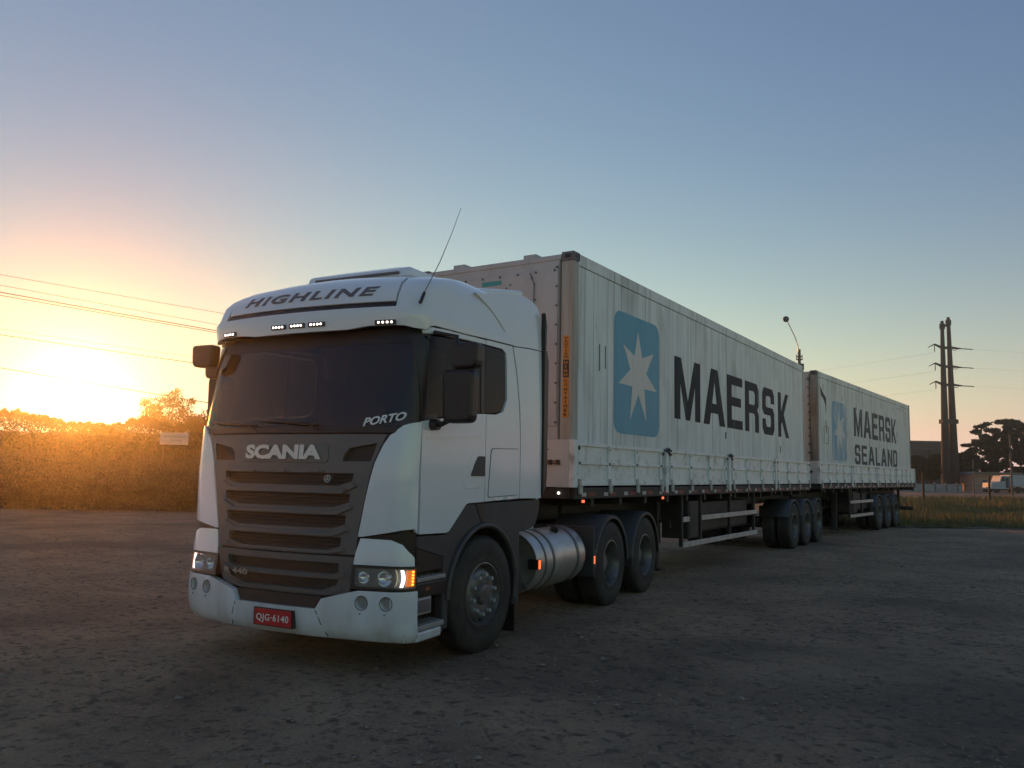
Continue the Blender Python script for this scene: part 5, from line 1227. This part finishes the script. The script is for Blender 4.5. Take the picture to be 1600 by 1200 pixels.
mb = MB(); mb.box((-1.6, 0, -.1), (5.5, 5, 2.55)); hw_ = mb.build('wall', M['peach'], hs)
mb = MB(); mb.prism([(-1.9, 2.55), (5.8, 2.55), (5.4, 2.9), (-1.5, 2.9)], 'y', -.3, 5.2); mb.build('roof', M['bezel'], hs)
mb = MB(); mb.box((-.2, -.04, -.05), (.5, -.005, 1.7)); mb.build('door', M['dark'], hw_)
mb = MB(); mb.box((1.1, -.04, .9), (2.0, -.005, 1.7)); mb.build('window', M['dark'], hw_)
# --- far white lorry seen from the side
fl = empty('lorry', spot(1572, 112), -YAW); tag(fl, 'small distant white bonneted lorry parked under the trees at the right edge', 'lorry')
mb = MB(); mb.prism([(-2.3, .55), (-1.2, .55), (.2, .55), (.2, 2.35), (-.75, 2.35), (-1.05, 1.55), (-2.2, 1.35)], 'y', -.1, 2.0); mb.build('cab', M['truckw'], fl, bev=.05)
mb = MB(); mb.prism([(-.92, 1.6), (-.35, 1.6), (-.35, 2.15), (-.72, 2.15)], 'y', -.115, -.105); mb.build('window', M['dark'], fl)
mb = MB(); mb.box((-.28, -.115, .7), (.12, -.104, 2.1)); mb.build('window', M['dark'], fl)
mb = MB(); mb.box((.3, -.15, .9), (2.6, 2.1, 2.45)); mb.build('cargo_body', M['truckw'], fl, bev=.03)
mb = MB(); mb.box((-2.1, .2, .4), (5, 1.8, .7)); mb.build('chassis_frame', M['chassis'], fl)
for x in (-1.45, 1.5, 2.5):
    for y in (-.05, 1.7):
        mb = MB(); mb.cyl((x, y, .42), (x, y+.25, .42), .42, n=18); mb.build('wheel', M['rubber'], fl)
# --- trees at the right
def px(u, v, d): hv = 735.6+(u-800)*.01819; return CAM[2]+(hv-v)/FPX*d
def layered(u, d, spec, n, size, seed, lab, trunk_r=.22):
    base = spot(u, d); k = d/FPX; bl_ = []
    for (uu, vv, ru, rv) in spec: bl_.append((((uu-u)*k, random.Random(uu).uniform(-1.5, 1.5), px(uu, vv, d)), ru*k, rv*k))
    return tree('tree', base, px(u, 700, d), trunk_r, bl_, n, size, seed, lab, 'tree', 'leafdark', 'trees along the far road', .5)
rt = random.Random(77); spec = [(1580, 657, 22, 3.5), (1597, 664, 14, 4), (1541, 661, 7, 2.5), (1533, 665, 5, 2), (1512, 694, 11, 2), (1524, 688, 8, 2)]
def top_of(u):
    for a, b, ta, tb in ((1498, 1520, 712, 692), (1520, 1532, 690, 684), (1532, 1548, 662, 664), (1548, 1560, 676, 674), (1560, 1575, 668, 662), (1575, 1640, 660, 668)):
        if a <= u < b: return ta+(tb-ta)*(u-a)/(b-a)
    return 700
for uu in range(1500, 1632, 7):
    vv = top_of(uu)+5
    while vv < 746:
        if not (vv < top_of(uu)+26 and rt.random() < .22): spec.append((uu+rt.randint(-4, 4), vv+rt.uniform(-3, 3), rt.uniform(5, 10), rt.uniform(3.5, 6.5)))
        vv += 8
layered(1572, 130, spec, 52000, .26, 31, 'broad bushy dark tree at the right edge, beside the pylon')
layered(1645, 132, [(1640, 664, 30, 6), (1650, 690, 40, 10), (1620, 680, 20, 6), (1660, 715, 45, 12), (1700, 700, 40, 14)], 9000, .3, 32, 'dark tree just past the right edge of the picture')
layered(1512, 128, [(1505, 712, 18, 9), (1522, 722, 18, 9), (1490, 722, 16, 8), (1500, 735, 26, 9), (1520, 740, 20, 8), (1508, 722, 24, 8)], 12000, .24, 33, 'rounded low tree directly right of the pylon foot', .15)
layered(1452, 130, [(1436, 716, 16, 7), (1455, 722, 18, 8), (1470, 714, 14, 7), (1440, 733, 20, 7), (1462, 735, 18, 8), (1448, 742, 26, 7), (1430, 728, 18, 8)], 14000, .24, 34, 'rounded low tree directly left of the pylon foot', .15)
layered(1395, 120, [(1380, 716, 30, 9), (1405, 722, 24, 9), (1350, 720, 40, 10), (1300, 715, 40, 12)], 6000, .2, 35, 'low tree mostly hidden behind the rear container', .15)
# --- loose stones lying on the packed dirt
rd = random.Random(99); vs = []; fs = []
base = [(1, 0, 0), (-1, 0, 0), (0, 1, 0), (0, -1, 0), (0, 0, 1), (0, 0, -1)]; F8 = [(0, 2, 4), (2, 1, 4), (1, 3, 4), (3, 0, 4), (2, 0, 5), (1, 2, 5), (3, 1, 5), (0, 3, 5)]
for _ in range(16000):
    d = 2.6+rd.random()**1.8*24; u = rd.uniform(-250, 1850); q = spot(u, d)
    s = .006+.011*rd.random()**2+(.018 if rd.random() < .02 else 0)
    if noise.noise(Vector((q.x*.6, q.y*.6, 5))) < -.15 and rd.random() < .75: continue
    a = rd.random()*6.28; ca, sa = math.cos(a), math.sin(a); sx, sy, sz = s*rd.uniform(.8, 1.6), s*rd.uniform(.6, 1.1), s*rd.uniform(.4, .8); i = len(vs)
    for b in base:
        x, y, z = b[0]*sx*rd.uniform(.7, 1.2), b[1]*sy*rd.uniform(.7, 1.2), b[2]*sz; vs.append((q.x+x*ca-y*sa, q.y+x*sa+y*ca, -.002+z+sz*.3+.018*noise.noise(Vector((q.x*.35, q.y*.35, 0)))))
    fs += [tuple(i+t for t in f) for f in F8]
M['stone'] = mat('loose_stone', (.30, .25, .20), .85, c2=(.16, .13, .11), scale=(5, 5, 5), amt=.9)
mb = MB(); mb.v = vs; mb.f = fs; mb.m = [0]*len(fs); mb.sm = [False]*len(fs)
tag(mb.build('gravel', M['stone'], fix=False), 'loose stones and grit scattered over the packed dirt', 'gravel', kind='stuff')

# --- unseen tree belt, added for dark paint reflections and to block warm horizon light
vs = []; fs = []; n = 90
path = [Vector((70, 150)), Vector((62, 60)), Vector((60, 0)), Vector((52, -40)), Vector((20, -62)), Vector((-20, -60)), Vector((-60, -40))]
for i in range(n+1):
    t = i/n*(len(path)-1); k = min(int(t), len(path)-2); p = path[k].lerp(path[k+1], t-k)
    h = 3.2+1.6*noise.noise(Vector((i*.35, 0, 1)))+1.2*noise.noise(Vector((i*1.1, 3, 1)))
    c = (p-Vector((5, 10))).normalized()
    for dd, zz in ((0, -.1), (.4, h*.55), (1.6, h), (4.5, h*.7), (5, -.1)): q = p+c*dd; vs.append((q.x, q.y, zz))
fs = [(i*5+k, (i+1)*5+k, (i+1)*5+k+1, i*5+k+1) for i in range(n) for k in range(4)]
mb = MB(); mb.add(vs, fs, 0, False); tag(mb.build('reflection_belt', M['leafdark']), 'unseen tree belt added behind the camera to give the cab paint dark reflections', 'trees', kind='stuff')

# ================================================================== added box of scattering air, its sunlit glow stands in for lens glare
HAZE = .00075
hm = bpy.data.materials.new('glare_haze'); hm.use_nodes = True; hn = hm.node_tree; hn.nodes.clear()
hv = hn.nodes.new('ShaderNodeVolumePrincipled'); hv.inputs['Color'].default_value = (.95, .93, .90, 1); hv.inputs['Density'].default_value = HAZE; hv.inputs['Anisotropy'].default_value = .90
ho = hn.nodes.new('ShaderNodeOutputMaterial'); hn.links.new(hv.outputs[0], ho.inputs['Volume'])
mb = MB(); mb.box((-52, -24, -1.3), (110, 260, 30)); tag(mb.build('glare_haze', hm), 'added scattering air over the yard, giving a warm veil like lens glare', 'glare_haze', kind='stuff')
